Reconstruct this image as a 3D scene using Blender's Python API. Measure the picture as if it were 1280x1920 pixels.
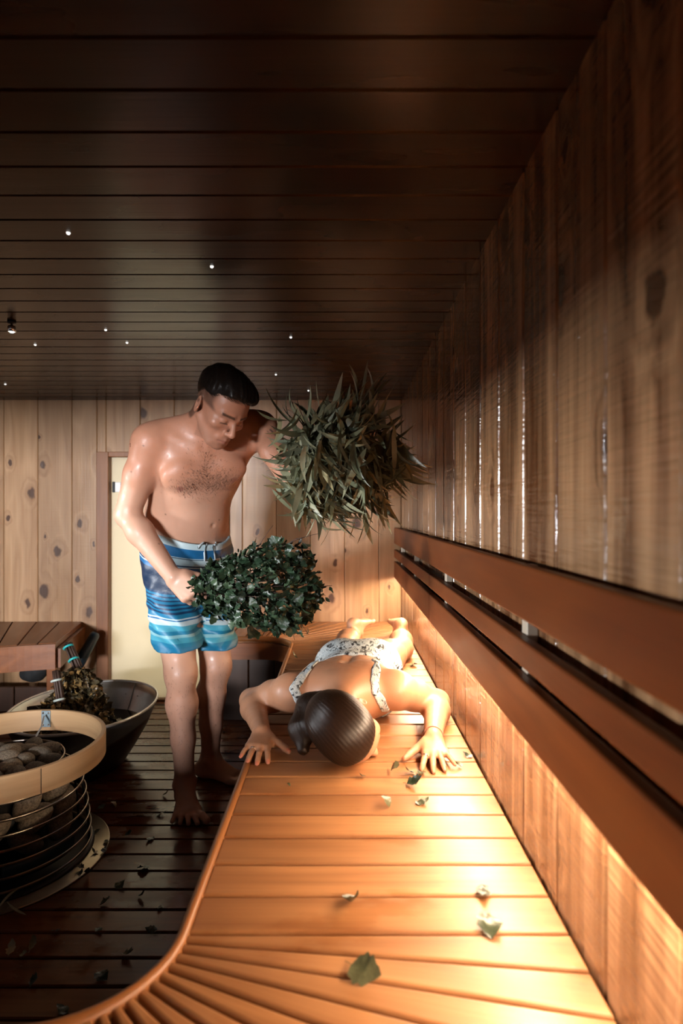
import bpy, bmesh, math, random
import numpy as np
from mathutils import Vector, Matrix

for _o in list(bpy.data.objects):
    bpy.data.objects.remove(_o)
scene = bpy.context.scene
col = scene.collection
R = math.radians
random.seed(7)
rng = np.random.default_rng(11)

# ------------------------------------------------------------------ camera
F = 1111.0          # focal length in pixels of the 1280x1920 frame
CH = 1.125          # camera height above the floor
cam_d = bpy.data.cameras.new('camera')
cam = bpy.data.objects.new('camera', cam_d)
col.objects.link(cam)
cam.location = (0, 0, CH)
cam.rotation_euler = (R(90), 0, 0)
cam_d.sensor_fit = 'VERTICAL'
cam_d.sensor_height = 36.0
cam_d.sensor_width = 24.0
cam_d.lens = 36.0 * F / 1920.0
cam_d.clip_start = 0.02
cam_d.dof.use_dof = True
cam_d.dof.focus_distance = 1.95
cam_d.dof.aperture_fstop = 2.8
scene.camera = cam

# ------------------------------------------------------------------ world, large lights, exposure
w = bpy.data.worlds.new('world')
scene.world = w
w.use_nodes = True
w.node_tree.nodes['Background'].inputs[0].default_value = (0.55, 0.72, 0.9, 1)
w.node_tree.nodes['Background'].inputs[1].default_value = 0.25
vs = scene.view_settings
vs.view_transform = 'Standard'
vs.look = 'None'
vs.gamma = 1.0
vs.use_curve_mapping = False
vs.exposure = 0.0

def area(name, loc, rot, sx, sy, power, color, spread=180):
    d = bpy.data.lights.new(name, 'AREA')
    d.shape = 'RECTANGLE'; d.size = sx; d.size_y = sy
    d.energy = power; d.color = color; d.spread = R(spread)
    o = bpy.data.objects.new(name, d)
    o.location = loc; o.rotation_euler = rot
    col.objects.link(o)
    return o
# daylight lamps added outside two unseen windows, behind the camera and at left
area('added_window_daylight', (-1.9, -3.4, 1.2), (R(90), 0, 0), 1.2, 0.34, 530, (0.97, 0.97, 1.0), 180)
area('added_side_daylight', (-5.0, 0.1, 1.17), (0, R(-90), 0), 0.26, 1.3, 390, (0.95, 0.97, 1.0), 180)
# daylight behind the frosted pane of the door
area('door_daylight', (-1.05, 3.98, 0.75), (R(-90), 0, 0), 0.8, 1.5, 12.5, (1.0, 0.93, 0.8), 180)

# ------------------------------------------------------------------ helpers
def P(px, py, Y):
    """point at depth Y seen at pixel (px, py) of the photograph"""
    return np.array([(px - 640) * Y / F, Y, CH - (py - 960) * Y / F])

def link(name, mesh, mat=None, parent=None, loc=None, rotz=None):
    o = bpy.data.objects.new(name, mesh)
    col.objects.link(o)
    if mat is not None and len(mesh.materials) == 0:
        mesh.materials.append(mat)
    if parent is not None:
        o.parent = parent
    if loc is not None:
        o.location = loc
    if rotz is not None:
        o.rotation_euler = (0, 0, rotz)
    return o

def empty(name, loc=(0, 0, 0)):
    o = bpy.data.objects.new(name, None)
    o.empty_display_size = 0.1
    o.location = loc
    col.objects.link(o)
    return o

def tag(o, label=None, cat=None, group=None, kind=None):
    if label: o['label'] = label
    if cat: o['category'] = cat
    if group: o['group'] = group
    if kind: o['kind'] = kind
    return o

def mesh_from(name, verts, faces, smooth=False):
    m = bpy.data.meshes.new(name)
    m.from_pydata([tuple(map(float, v)) for v in verts], [], [tuple(map(int, f)) for f in faces])
    if smooth:
        m.polygons.foreach_set('use_smooth', [True] * len(m.polygons))
    m.update()
    return m

def bm_mesh(name, bm, smooth=False):
    m = bpy.data.meshes.new(name)
    bmesh.ops.recalc_face_normals(bm, faces=bm.faces[:])
    bm.to_mesh(m); bm.free()
    if smooth:
        m.polygons.foreach_set('use_smooth', [True] * len(m.polygons))
    return m

def box_mesh(name, sx, sy, sz, bev=0.0, seg=1):
    bm = bmesh.new()
    bmesh.ops.create_cube(bm, size=1)
    for v in bm.verts:
        v.co = Vector((v.co.x * sx, v.co.y * sy, v.co.z * sz))
    if bev > 0:
        bmesh.ops.bevel(bm, geom=bm.edges[:], offset=bev, segments=seg, affect='EDGES', profile=0.5)
    return bm_mesh(name, bm)

def prism_mesh(name, pts, z0, z1, bev=0.0):
    """pts: 2D outline, extruded z0..z1, top rim bevelled"""
    bm = bmesh.new()
    vs_ = [bm.verts.new((p[0], p[1], z0)) for p in pts]
    f = bm.faces.new(vs_)
    r = bmesh.ops.extrude_face_region(bm, geom=[f])
    top = [e for e in r['geom'] if isinstance(e, bmesh.types.BMVert)]
    for v in top:
        v.co.z = z1
    bmesh.ops.recalc_face_normals(bm, faces=bm.faces[:])
    if bev > 0:
        ts = set(top)
        ed = [e for e in bm.edges if e.verts[0] in ts and e.verts[1] in ts]
        bmesh.ops.bevel(bm, geom=ed, offset=bev, segments=2, affect='EDGES', profile=0.5)
    return bm_mesh(name, bm)

def tube_mesh(name, pts, rad, n=8, closed=False, flat=None):
    """tube through pts; rad scalar or list; flat=(a,b) scales the two cross axes"""
    pts = [np.array(p, float) for p in pts]
    N = len(pts)
    rads = [rad] * N if np.isscalar(rad) else list(rad)
    fa, fb = flat if flat else (1, 1)
    V, Fc = [], []
    up = np.array([0, 0, 1.0])
    for i, p in enumerate(pts):
        a = pts[(i - 1) % N] if (closed or i > 0) else p
        b = pts[(i + 1) % N] if (closed or i < N - 1) else p
        t = b - a; t /= (np.linalg.norm(t) + 1e-12)
        s = np.cross(t, up)
        if np.linalg.norm(s) < 1e-3:
            s = np.array([1.0, 0, 0])
        s /= np.linalg.norm(s)
        u = np.cross(s, t)
        for k in range(n):
            th = 2 * math.pi * k / n
            V.append(p + rads[i] * (fa * math.cos(th) * s + fb * math.sin(th) * u))
    M = N if closed else N - 1
    for i in range(M):
        j = (i + 1) % N
        for k in range(n):
            k2 = (k + 1) % n
            Fc.append((i * n + k, i * n + k2, j * n + k2, j * n + k))
    if not closed:
        Fc.append(tuple(range(n - 1, -1, -1)))
        Fc.append(tuple((N - 1) * n + k for k in range(n)))
    return mesh_from(name, V, Fc, True)

def lathe_mesh(name, prof, n=48, a0=0.0, a1=2 * math.pi, smooth=True):
    """prof: list of (r, z)"""
    full = abs(a1 - a0 - 2 * math.pi) < 1e-6
    cnt = n if full else n + 1
    V, Fc = [], []
    for k in range(cnt):
        th = a0 + (a1 - a0) * k / n
        for (r, z) in prof:
            V.append((r * math.cos(th), r * math.sin(th), z))
    m = len(prof)
    for k in range(n):
        k2 = (k + 1) % cnt
        for i in range(m - 1):
            Fc.append((k * m + i, k2 * m + i, k2 * m + i + 1, k * m + i + 1))
    me = mesh_from(name, V, Fc, smooth)
    bm = bmesh.new(); bm.from_mesh(me)
    bmesh.ops.remove_doubles(bm, verts=bm.verts[:], dist=1e-6)
    bmesh.ops.recalc_face_normals(bm, faces=bm.faces[:])
    bm.to_mesh(me); bm.free()
    if smooth:
        me.polygons.foreach_set('use_smooth', [True] * len(me.polygons))
    return me

# ------------------------------------------------------------------ materials
def nmat(name):
    m = bpy.data.materials.new(name)
    m.use_nodes = True
    nt = m.node_tree
    b = nt.nodes['Principled BSDF']
    return m, nt, b

def plain(name, c, rough=0.5, metal=0.0, spec=0.5, coat=0.0, var=0.0, bump=0.0, bscale=60):
    m, nt, b = nmat(name)
    b.inputs['Base Color'].default_value = (*c, 1)
    b.inputs['Roughness'].default_value = rough
    b.inputs['Metallic'].default_value = metal
    b.inputs['Specular IOR Level'].default_value = spec
    b.inputs['Coat Weight'].default_value = coat
    N, L = nt.nodes, nt.links
    if var > 0 or bump > 0:
        tc = N.new('ShaderNodeTexCoord')
        no = N.new('ShaderNodeTexNoise'); no.inputs['Scale'].default_value = bscale
        no.inputs['Detail'].default_value = 5
        L.new(tc.outputs['Object'], no.inputs['Vector'])
        if var > 0:
            mr = N.new('ShaderNodeMapRange')
            mr.inputs['To Min'].default_value = 1 - var; mr.inputs['To Max'].default_value = 1 + var
            L.new(no.outputs['Fac'], mr.inputs['Value'])
            mx = N.new('ShaderNodeVectorMath'); mx.operation = 'SCALE'
            mx.inputs[0].default_value = c
            L.new(mr.outputs['Result'], mx.inputs['Scale'])
            L.new(mx.outputs['Vector'], b.inputs['Base Color'])
        if bump > 0:
            bp = N.new('ShaderNodeBump'); bp.inputs['Strength'].default_value = bump
            bp.inputs['Distance'].default_value = 0.004
            L.new(no.outputs['Fac'], bp.inputs['Height'])
            L.new(bp.outputs['Normal'], b.inputs['Normal'])
    return m

def emit(name, c, s):
    m = bpy.data.materials.new(name); m.use_nodes = True
    nt = m.node_tree; nt.nodes.clear()
    e = nt.nodes.new('ShaderNodeEmission'); o = nt.nodes.new('ShaderNodeOutputMaterial')
    e.inputs[0].default_value = (*c, 1); e.inputs[1].default_value = s
    nt.links.new(e.outputs[0], o.inputs[0])
    return m

def wood(name, dark, light, axis, thin, rough=(0.35, 0.55), knots=0.0, knotcol=(0.07, 0.026, 0.009), saw=0.0,
         wet=0.0, bump=0.25, tint=0.18, rings=5.0, spec=0.5, coat=0.0, iso=False, stint=None, streak=0.0, sawf=170.0, kr=1.0):
    """axis: grain direction, thin: board-thickness direction (object space letters)"""
    m, nt, b = nmat(name)
    N, L = nt.nodes, nt.links
    ax = 'XYZ'.index(axis); th = 'XYZ'.index(thin); ac = 3 - ax - th
    def math_(op, a=None, c=None, v0=None, v1=None, clamp=False):
        n = N.new('ShaderNodeMath'); n.operation = op; n.use_clamp = clamp
        if a is not None: L.new(a, n.inputs[0])
        elif v0 is not None: n.inputs[0].default_value = v0
        if c is not None: L.new(c, n.inputs[1])
        elif v1 is not None: n.inputs[1].default_value = v1
        return n.outputs[0]
    tc = N.new('ShaderNodeTexCoord'); oi = N.new('ShaderNodeObjectInfo')
    off = N.new('ShaderNodeVectorMath'); off.operation = 'SCALE'
    off.inputs[0].default_value = (31.7, 47.3, 19.1)
    L.new(oi.outputs['Random'], off.inputs['Scale'])
    add = N.new('ShaderNodeVectorMath'); add.operation = 'ADD'
    L.new(tc.outputs['Object'], add.inputs[0]); L.new(off.outputs['Vector'], add.inputs[1])
    def scaled(along, across, thick):
        s = [0, 0, 0]; s[ax] = along; s[ac] = across; s[th] = along if iso else thick
        n = N.new('ShaderNodeVectorMath'); n.operation = 'MULTIPLY'
        L.new(add.outputs['Vector'], n.inputs[0]); n.inputs[1].default_value = s
        return n.outputs['Vector']
    def knotvec():
        sp = N.new('ShaderNodeSeparateXYZ'); 
        nv = N.new('ShaderNodeTexNoise'); nv.inputs['Scale'].default_value = 1.0; nv.inputs['Detail'].default_value = 2
        L.new(scaled(22.0, 30.0, 1.0), nv.inputs['Vector'])
        mad = N.new('ShaderNodeVectorMath'); mad.operation = 'MULTIPLY_ADD'; mad.inputs[1].default_value = (0.14, 0.14, 0.14)
        L.new(nv.outputs['Color'], mad.inputs[0]); L.new(scaled(3.4, 5.2, 1.0), mad.inputs[2])
        L.new(mad.outputs['Vector'], sp.inputs[0])
        cb = N.new('ShaderNodeCombineXYZ'); L.new(sp.outputs[ac], cb.inputs[0]); L.new(sp.outputs[ax], cb.inputs[1])
        return cb.outputs[0]
    def noise(vec, det=3, dist=0.0, scale=1.0):
        n = N.new('ShaderNodeTexNoise'); n.inputs['Scale'].default_value = scale
        n.inputs['Detail'].default_value = det; n.inputs['Distortion'].default_value = dist
        L.new(vec, n.inputs['Vector']); return n.outputs['Fac']
    ringn = noise(scaled(0.9, 7.0, 7.0), 2, 0.4)
    if knots > 0:
        vo = N.new('ShaderNodeTexVoronoi'); vo.inputs['Scale'].default_value = 1.0
        vo.voronoi_dimensions = "2D"
        L.new(knotvec(), vo.inputs['Vector'])
        d = vo.outputs['Distance']
        sep = N.new('ShaderNodeSeparateColor'); L.new(vo.outputs['Color'], sep.inputs[0])
        on = math_('GREATER_THAN', sep.outputs[0], None, v1=1.0 - knots)
        rad = math_('MULTIPLY', sep.outputs[1], None, v1=0.085)
        rad = math_('ADD', rad, None, v1=0.022)
        q = math_('DIVIDE', d, math_('MULTIPLY', rad, None, v1=kr))
        kn = math_('SUBTRACT', None, q, v0=1.25)
        kn = math_('MULTIPLY', kn, None, v1=2.2, clamp=True)
        kn = math_('MULTIPLY', kn, on)
        halo = math_('SUBTRACT', None, math_('MULTIPLY', q, None, v1=0.28), v0=1.0, clamp=True)
        halo = math_('MULTIPLY', halo, on)
        ringn = math_('ADD', ringn, math_('MULTIPLY', halo, None, v1=0.35))
    ring = math_('PINGPONG', math_('MULTIPLY', ringn, None, v1=rings), None, v1=0.5)
    ring = math_('MULTIPLY', ring, None, v1=2.0)
    fib = noise(scaled(4.0, 130.0, 130.0), 4, 0.0)
    big = noise(scaled(1.6, 6.0, 6.0), 3)
    fac = math_('ADD', math_('MULTIPLY', ring, None, v1=0.45), math_('MULTIPLY', fib, None, v1=0.55))
    fac = math_('ADD', math_('MULTIPLY', fac, None, v1=0.75), math_('MULTIPLY', big, None, v1=0.3))
    if streak > 0:
        stv = noise(scaled(0.5, 17.0, 17.0), 2)
        fac = math_('ADD', fac, math_('MULTIPLY', math_('SUBTRACT', stv, None, v1=0.5), None, v1=streak), clamp=True)
    mix = N.new('ShaderNodeMix'); mix.data_type = 'RGBA'
    L.new(fac, mix.inputs['Factor'])
    mix.inputs['A'].default_value = (*dark, 1); mix.inputs['B'].default_value = (*light, 1)
    colr = mix.outputs['Result']
    if knots > 0:
        mk = N.new('ShaderNodeMix'); mk.data_type = 'RGBA'
        L.new(math_('MULTIPLY', halo, None, v1=0.35), mk.inputs['Factor'])
        L.new(colr, mk.inputs['A']); mk.inputs['B'].default_value = (dark[0]*.7, dark[1]*.6, dark[2]*.5, 1)
        mk2 = N.new('ShaderNodeMix'); mk2.data_type = 'RGBA'
        L.new(kn, mk2.inputs['Factor']); L.new(mk.outputs['Result'], mk2.inputs['A'])
        mk2.inputs['B'].default_value = (*knotcol, 1)
        colr = mk2.outputs['Result']
    # board to board tint
    tr = N.new('ShaderNodeMapRange'); L.new(oi.outputs['Random'], tr.inputs['Value'])
    tr.inputs['To Min'].default_value = 1 - tint; tr.inputs['To Max'].default_value = 1 + tint
    hs = N.new('ShaderNodeHueSaturation'); L.new(colr, hs.inputs['Color'])
    L.new(tr.outputs['Result'], hs.inputs['Value'])
    colr = hs.outputs['Color']
    rr = N.new('ShaderNodeMapRange'); L.new(big, rr.inputs['Value'])
    rr.inputs['From Min'].default_value = 0.3; rr.inputs['From Max'].default_value = 0.7
    rr.inputs['To Min'].default_value = rough[0]; rr.inputs['To Max'].default_value = rough[1]
    rough_out = rr.outputs['Result']
    if wet > 0:
        # wet stains with a shape of their own
        geo = N.new('ShaderNodeNewGeometry')
        wn = N.new('ShaderNodeTexNoise'); wn.inputs['Scale'].default_value = 9.0; wn.inputs['Detail'].default_value = 6
        wn.inputs['Roughness'].default_value = 0.62
        sc_ = N.new('ShaderNodeVectorMath'); sc_.operation = 'MULTIPLY'; sc_.inputs[1].default_value = (0.55, 1.0, 1.0)
        L.new(geo.outputs['Position'], sc_.inputs[0]); L.new(sc_.outputs['Vector'], wn.inputs['Vector'])
        wm = N.new('ShaderNodeMapRange'); L.new(wn.outputs['Fac'], wm.inputs['Value'])
        wm.inputs['From Min'].default_value = 0.60 - wet * 0.16; wm.inputs['From Max'].default_value = 0.66 - wet * 0.14
        wx = N.new('ShaderNodeMix'); wx.data_type = 'RGBA'; wx.blend_type = 'MULTIPLY'
        L.new(math_('MULTIPLY', wm.outputs['Result'], None, v1=0.85 if wet > 0.5 else 0.5), wx.inputs['Factor'])
        L.new(colr, wx.inputs['A']); wx.inputs['B'].default_value = (0.72, 0.58, 0.46, 1)
        colr = wx.outputs['Result']
        rx = N.new('ShaderNodeMix'); rx.data_type = 'FLOAT'
        L.new(wm.outputs['Result'], rx.inputs['Factor']); L.new(rough_out, rx.inputs['A']); rx.inputs['B'].default_value = 0.10 if wet > 0.5 else 0.3
        rough_out = rx.outputs['Result']
    L.new(colr, b.inputs['Base Color']); L.new(rough_out, b.inputs['Roughness'])
    b.inputs['Specular IOR Level'].default_value = spec
    b.inputs['Coat Weight'].default_value = coat
    if stint: b.inputs['Specular Tint'].default_value = (*stint, 1)
    h = math_('ADD', math_('MULTIPLY', ring, None, v1=0.3), math_('MULTIPLY', fib, None, v1=0.7))
    if saw > 0:
        sw = noise(scaled(sawf, 6.0, 6.0), 2)
        h = math_('ADD', h, math_('MULTIPLY', sw, None, v1=saw))
    bp = N.new('ShaderNodeBump'); bp.inputs['Strength'].default_value = bump; bp.inputs['Distance'].default_value = 0.002
    L.new(h, bp.inputs['Height']); L.new(bp.outputs['Normal'], b.inputs['Normal'])
    return m

M = {}
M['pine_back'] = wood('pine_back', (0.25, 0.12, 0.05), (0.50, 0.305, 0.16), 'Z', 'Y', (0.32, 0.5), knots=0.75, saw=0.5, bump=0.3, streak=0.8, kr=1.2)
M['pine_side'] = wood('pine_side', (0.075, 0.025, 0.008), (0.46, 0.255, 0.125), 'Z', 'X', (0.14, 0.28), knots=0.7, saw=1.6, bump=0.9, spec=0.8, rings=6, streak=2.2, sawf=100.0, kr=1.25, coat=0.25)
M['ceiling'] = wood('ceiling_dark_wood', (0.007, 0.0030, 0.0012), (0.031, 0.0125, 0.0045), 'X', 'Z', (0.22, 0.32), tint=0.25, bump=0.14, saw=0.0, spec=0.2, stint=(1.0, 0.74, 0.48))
M['floor'] = wood('floor_wet_wood', (0.045, 0.0135, 0.0045), (0.20, 0.060, 0.018), 'X', 'Z', (0.22, 0.36), wet=0.55, tint=0.3, bump=0.12, spec=0.3)
M['bench'] = wood('bench_cedar', (0.165, 0.055, 0.017), (0.46, 0.215, 0.085), 'X', 'Z', (0.34, 0.5), wet=0.14, tint=0.12, bump=0.12, rings=6)
M['nosing'] = wood('bench_edge_wood', (0.22, 0.075, 0.02), (0.36, 0.15, 0.05), 'Y', 'Z', (0.25, 0.4), bump=0.08)
M['rail'] = wood('backrest_wood', (0.075, 0.0155, 0.0025), (0.175, 0.045, 0.0080), 'Y', 'X', (0.4, 0.55), tint=0.1, bump=0.08, spec=0.22)
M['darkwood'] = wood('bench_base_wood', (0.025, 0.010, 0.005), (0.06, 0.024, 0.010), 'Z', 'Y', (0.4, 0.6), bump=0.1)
M['apron'] = wood('apron_wood', (0.12, 0.034, 0.009), (0.29, 0.10, 0.03), 'X', 'Y', (0.3, 0.45), bump=0.12)
M['frame'] = wood('door_frame_wood', (0.14, 0.048, 0.015), (0.30, 0.12, 0.042), 'Z', 'Y', (0.35, 0.5), bump=0.1)
M['hoop'] = wood('hoop_birch', (0.29, 0.155, 0.07), (0.58, 0.38, 0.20), 'X', 'Y', (0.3, 0.45), tint=0.02, rings=7, bump=0.12, iso=True)
M['backing'] = plain('wall_backing', (0.02, 0.012, 0.008), 0.8)
M['black'] = plain('black', (0.008, 0.008, 0.009), 0.5)
M['steel'] = plain('brushed_steel', (0.60, 0.60, 0.58), 0.34, 0.7, var=0.12, bump=0.03, bscale=30)
M['steel_shaded'] = plain('shaded_tub_steel', (0.10, 0.10, 0.098), 0.42, 0.7, var=0.2, bump=0.04, bscale=25)  # darker copy of the tub steel, shade of its outer side in the colour
M['steel_band'] = plain('heater_band_steel', (0.50, 0.44, 0.37), 0.28, 1.0)
M['dark_steel'] = plain('dark_steel', (0.03, 0.03, 0.032), 0.4, 0.6)
M['plate'] = plain('floor_plate_steel', (0.42, 0.35, 0.25), 0.33, 0.85, var=0.25, bump=0.1, bscale=18)
M['zinc'] = plain('bracket_zinc', (0.35, 0.45, 0.5), 0.35, 0.9)
M['chrome'] = plain('chrome', (0.8, 0.8, 0.8), 0.12, 1.0)
M['white'] = plain('white_plastic', (0.8, 0.8, 0.78), 0.4)
# ================================================================== the room
XW = 0.355          # right wall
XL = -2.46          # left wall (out of frame)
YB = 3.52           # back wall
YF = -0.45          # front wall (behind the camera)
ZC = CH + 0.665     # ceiling
ZB = 0.475          # bench top

def plank_bm(wid, hgt, dep, groove=0.004):
    """vertical plank in local XZ, front face towards -Y at y=0, depth +Y, chamfered long edges"""
    w2 = wid / 2 - 0.0006
    pts = [(-w2, dep), (-w2, groove), (-w2 + groove, 0), (w2 - groove, 0), (w2, groove), (w2, dep)]
    V = [(x, y, -hgt / 2) for x, y in pts] + [(x, y, hgt / 2) for x, y in pts]
    n = len(pts)
    Fc = [(i, (i + 1) % n, n + (i + 1) % n, n + i) for i in range(n)]
    Fc += [tuple(range(n - 1, -1, -1)), tuple(range(n, 2 * n))]
    bm = bmesh.new()
    vv = [bm.verts.new(v) for v in V]
    for f in Fc:
        bm.faces.new([vv[i] for i in f])
    return bm

def slab(name, lo, hi, mat):
    c = [(a + b) / 2 for a, b in zip(lo, hi)]
    o = link(name, box_mesh(name, *[b - a for a, b in zip(lo, hi)]), mat, None, c)
    tag(o, kind='structure')
    return o

T = 0.018
# ---- floor: boards across the room
fl = slab('floor', (XL, YF, -0.06), (XW + 0.02, YB + 0.02, -0.022), M['backing'])
fb = None
y = 2.129 - 0.0905 * 28
k = 0
while y < YB:
    bm_w = 0.0905
    me = fb
    if me is None:
        bm = plank_bm(bm_w - 0.006, XW - XL, 0.022, 0.003)
        bmesh.ops.rotate(bm, verts=bm.verts[:], cent=(0, 0, 0), matrix=Matrix.Rotation(R(90), 3, 'Y'))
        bmesh.ops.rotate(bm, verts=bm.verts[:], cent=(0, 0, 0), matrix=Matrix.Rotation(R(-90), 3, 'X'))
        me = fb = bm_mesh('floor_board', bm); me.materials.append(M['floor'])
    o = link('floor_board', me, None, fl)
    o.matrix_parent_inverse = Matrix.Translation(fl.location).inverted()
    o.location = ((XL + XW) / 2, min(y + bm_w / 2, YB - 0.04), 0.0)
    y += 0.0905; k += 1

def under(o, par):
    o.parent = par
    o.matrix_parent_inverse = Matrix.Translation(par.location).inverted()
    return o

# ---- ceiling
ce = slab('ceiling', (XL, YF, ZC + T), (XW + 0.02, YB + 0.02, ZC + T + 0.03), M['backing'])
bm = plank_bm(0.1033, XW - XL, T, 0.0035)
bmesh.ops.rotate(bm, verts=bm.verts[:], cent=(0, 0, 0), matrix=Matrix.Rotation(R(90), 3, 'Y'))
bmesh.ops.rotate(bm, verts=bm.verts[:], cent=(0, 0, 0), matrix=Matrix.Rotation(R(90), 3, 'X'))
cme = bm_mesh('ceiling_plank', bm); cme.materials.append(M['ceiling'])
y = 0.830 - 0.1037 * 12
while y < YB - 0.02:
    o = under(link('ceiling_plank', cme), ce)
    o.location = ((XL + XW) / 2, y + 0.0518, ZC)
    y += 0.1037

# ---- right wall
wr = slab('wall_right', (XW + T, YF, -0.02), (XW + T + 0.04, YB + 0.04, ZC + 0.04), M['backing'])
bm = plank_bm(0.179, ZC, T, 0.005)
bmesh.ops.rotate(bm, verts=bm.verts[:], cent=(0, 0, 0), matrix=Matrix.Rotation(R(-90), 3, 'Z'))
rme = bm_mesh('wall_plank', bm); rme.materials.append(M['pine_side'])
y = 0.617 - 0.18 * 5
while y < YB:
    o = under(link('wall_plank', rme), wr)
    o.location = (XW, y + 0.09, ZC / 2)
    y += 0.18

# ---- back wall with the door opening
DX0, DX1, DZ = -1.452, -0.665, 1.482        # door frame outer edges and its top
wb = slab('wall_back', (XL, YB + T, -0.02), (XW + 0.06, YB + T + 0.04, ZC + 0.04), M['backing'])
# cut the opening out of the backing: rebuild as three slabs in one mesh
def three_slabs():
    bm = bmesh.new()
    for lo, hi in (((XL, YB + T, -.02), (DX0, YB + T + .04, ZC + .04)), ((DX1, YB + T, -.02), (XW + .06, YB + T + .04, ZC + .04)),
                   ((DX0, YB + T, DZ), (DX1, YB + T + .04, ZC + .04))):
        r = bmesh.ops.create_cube(bm, size=1)
        for v in r['verts']:
            v.co = Vector([lo[i] + (v.co[i] + .5) * (hi[i] - lo[i]) for i in range(3)])
    return bm_mesh('wall_back', bm)
wb.location = (0, 0, 0)
wb.data = three_slabs(); wb.data.materials.append(M['backing'])
pitch = 0.2025
x = (7 - 640) * YB / F - pitch * 3
while x < XW - 0.01:
    x0, x1 = x, min(x + pitch, XW)
    x += pitch
    segs = [(0.0, ZC)]
    if x1 > DX0 and x0 < DX1:
        if x0 >= DX0 - .005 and x1 <= DX1 + .005:
            segs = [(DZ, ZC)]
        else:
            segs = []
            if x0 < DX0:
                segs.append((0.0, ZC, x0, DX0)); segs.append((DZ, ZC, DX0, x1))
            else:
                segs.append((0.0, ZC, DX1, x1)); segs.append((DZ, ZC, x0, DX1))
    for s in segs:
        a, b_ = s[0], s[1]
        xa, xb = (s[2], s[3]) if len(s) > 2 else (x0, x1)
        if xb - xa < 0.01 or xb < XL:
            continue
        me = bm_mesh('wall_plank', plank_bm(xb - xa, b_ - a, T, 0.004)); me.materials.append(M['pine_back'])
        o = under(link('wall_plank', me), wb)
        o.location = ((xa + xb) / 2, YB, (a + b_) / 2)

# ---- left and front walls (out of frame), each with a window added for daylight
def boxes(name, lst, mat):
    bm = bmesh.new()
    for lo, hi in lst:
        r = bmesh.ops.create_cube(bm, size=1)
        for v in r['verts']:
            v.co = Vector([lo[i] + (v.co[i] + .5) * (hi[i] - lo[i]) for i in range(3)])
    return tag(link(name, bm_mesh(name, bm), mat), kind='structure')
wx0, wx1, wz0, wz1 = -2.35, -1.0, 0.68, 1.42
ya, yb = YF - 0.04, YF
vy0, vy1, vz0, vz1 = 0.28, 2.0, 0.82, 1.27
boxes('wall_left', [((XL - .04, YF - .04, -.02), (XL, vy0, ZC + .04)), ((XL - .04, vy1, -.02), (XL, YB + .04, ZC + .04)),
                    ((XL - .04, vy0, -.02), (XL, vy1, vz0)), ((XL - .04, vy0, vz1), (XL, vy1, ZC + .04))], M['pine_side'])
boxes('added_window_2', [((XL - .06, vy0, vz0), (XL + .01, vy0 + .03, vz1)), ((XL - .06, vy1 - .03, vz0), (XL + .01, vy1, vz1)),
                   ((XL - .06, vy0, vz0), (XL + .01, vy1, vz0 + .03)), ((XL - .06, vy0, vz1 - .03), (XL + .01, vy1, vz1))], M['frame'])
boxes('wall_front', [((XL, ya, -.02), (wx0, yb, ZC + .04)), ((wx1, ya, -.02), (XW + .06, yb, ZC + .04)),
                     ((wx0, ya, -.02), (wx1, yb, wz0)), ((wx0, ya, wz1), (wx1, yb, ZC + .04))], M['pine_back'])
boxes('added_window_1', [((wx0, ya - .02, wz0), (wx0 + .03, yb + .01, wz1)), ((wx1 - .03, ya - .02, wz0), (wx1, yb + .01, wz1)),
                   ((wx0, ya - .02, wz0), (wx1, yb + .01, wz0 + .04)), ((wx0, ya - .02, wz1 - .04), (wx1, yb + .01, wz1))], M['frame'])

# ---- door
dr = empty('door_1', (-1.05, YB, 0)); tag(dr, kind='structure')
def dpart(name, lo, hi, mat, bev=0.003):
    c = [(a + b) / 2 for a, b in zip(lo, hi)]
    o = link(name, box_mesh(name, *[b - a for a, b in zip(lo, hi)], bev), mat)
    under(o, dr); o.location = c
    return o
jw = 0.072
dpart('jamb', (DX0, YB - 0.012, 0), (DX0 + jw, YB + 0.08, DZ), M['frame'])
dpart('jamb', (DX1 - jw, YB - 0.012, 0), (DX1, YB + 0.08, DZ), M['frame'])
dpart('head', (DX0 + jw, YB - 0.012, DZ - 0.03), (DX1 - jw, YB + 0.08, DZ), M['frame'])
dpart('threshold', (DX0, YB - 0.005, -0.01), (DX1, YB + 0.08, 0.012), M['frame'])
m, nt, b = nmat('frosted_pane')
N_, L_ = nt.nodes, nt.links
b.inputs['Base Color'].default_value = (0.74, 0.68, 0.55, 1); b.inputs['Roughness'].default_value = 0.35
tl = N_.new('ShaderNodeBsdfTranslucent'); tl.inputs['Color'].default_value = (0.82, 0.76, 0.62, 1)
mx = N_.new('ShaderNodeMixShader'); mx.inputs[0].default_value = 0.6
L_.new(b.outputs[0], mx.inputs[1]); L_.new(tl.outputs[0], mx.inputs[2])
L_.new(mx.outputs[0], N_['Material Output'].inputs['Surface'])
M['pane'] = m
dpart('frosted_pane', (DX0 + jw, YB + 0.035, 0.012), (DX1 - jw, YB + 0.045, DZ - 0.03), M['pane'], 0)
hx = (218 - 640) * YB / F
for hz in (913,):
    z = P(0, hz, YB)[2]
    dpart('hinge', (hx - 0.018, YB + 0.022, z - 0.03), (hx + 0.018, YB + 0.036, z + 0.03), M['white'], 0.003)
    dpart('hinge_pin', (hx - 0.032, YB + 0.016, z - 0.032), (hx - 0.019, YB + 0.036, z + 0.032), M['black'], 0.003)
# room beyond the door: a pale lit wall so that the pane glows
tag(slab('wall_beyond', (-2.2, 4.05, -.02), (0.2, 4.08, 2.2), plain('beyond_paint', (0.8, 0.74, 0.6), 0.8)), kind='structure')

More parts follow.
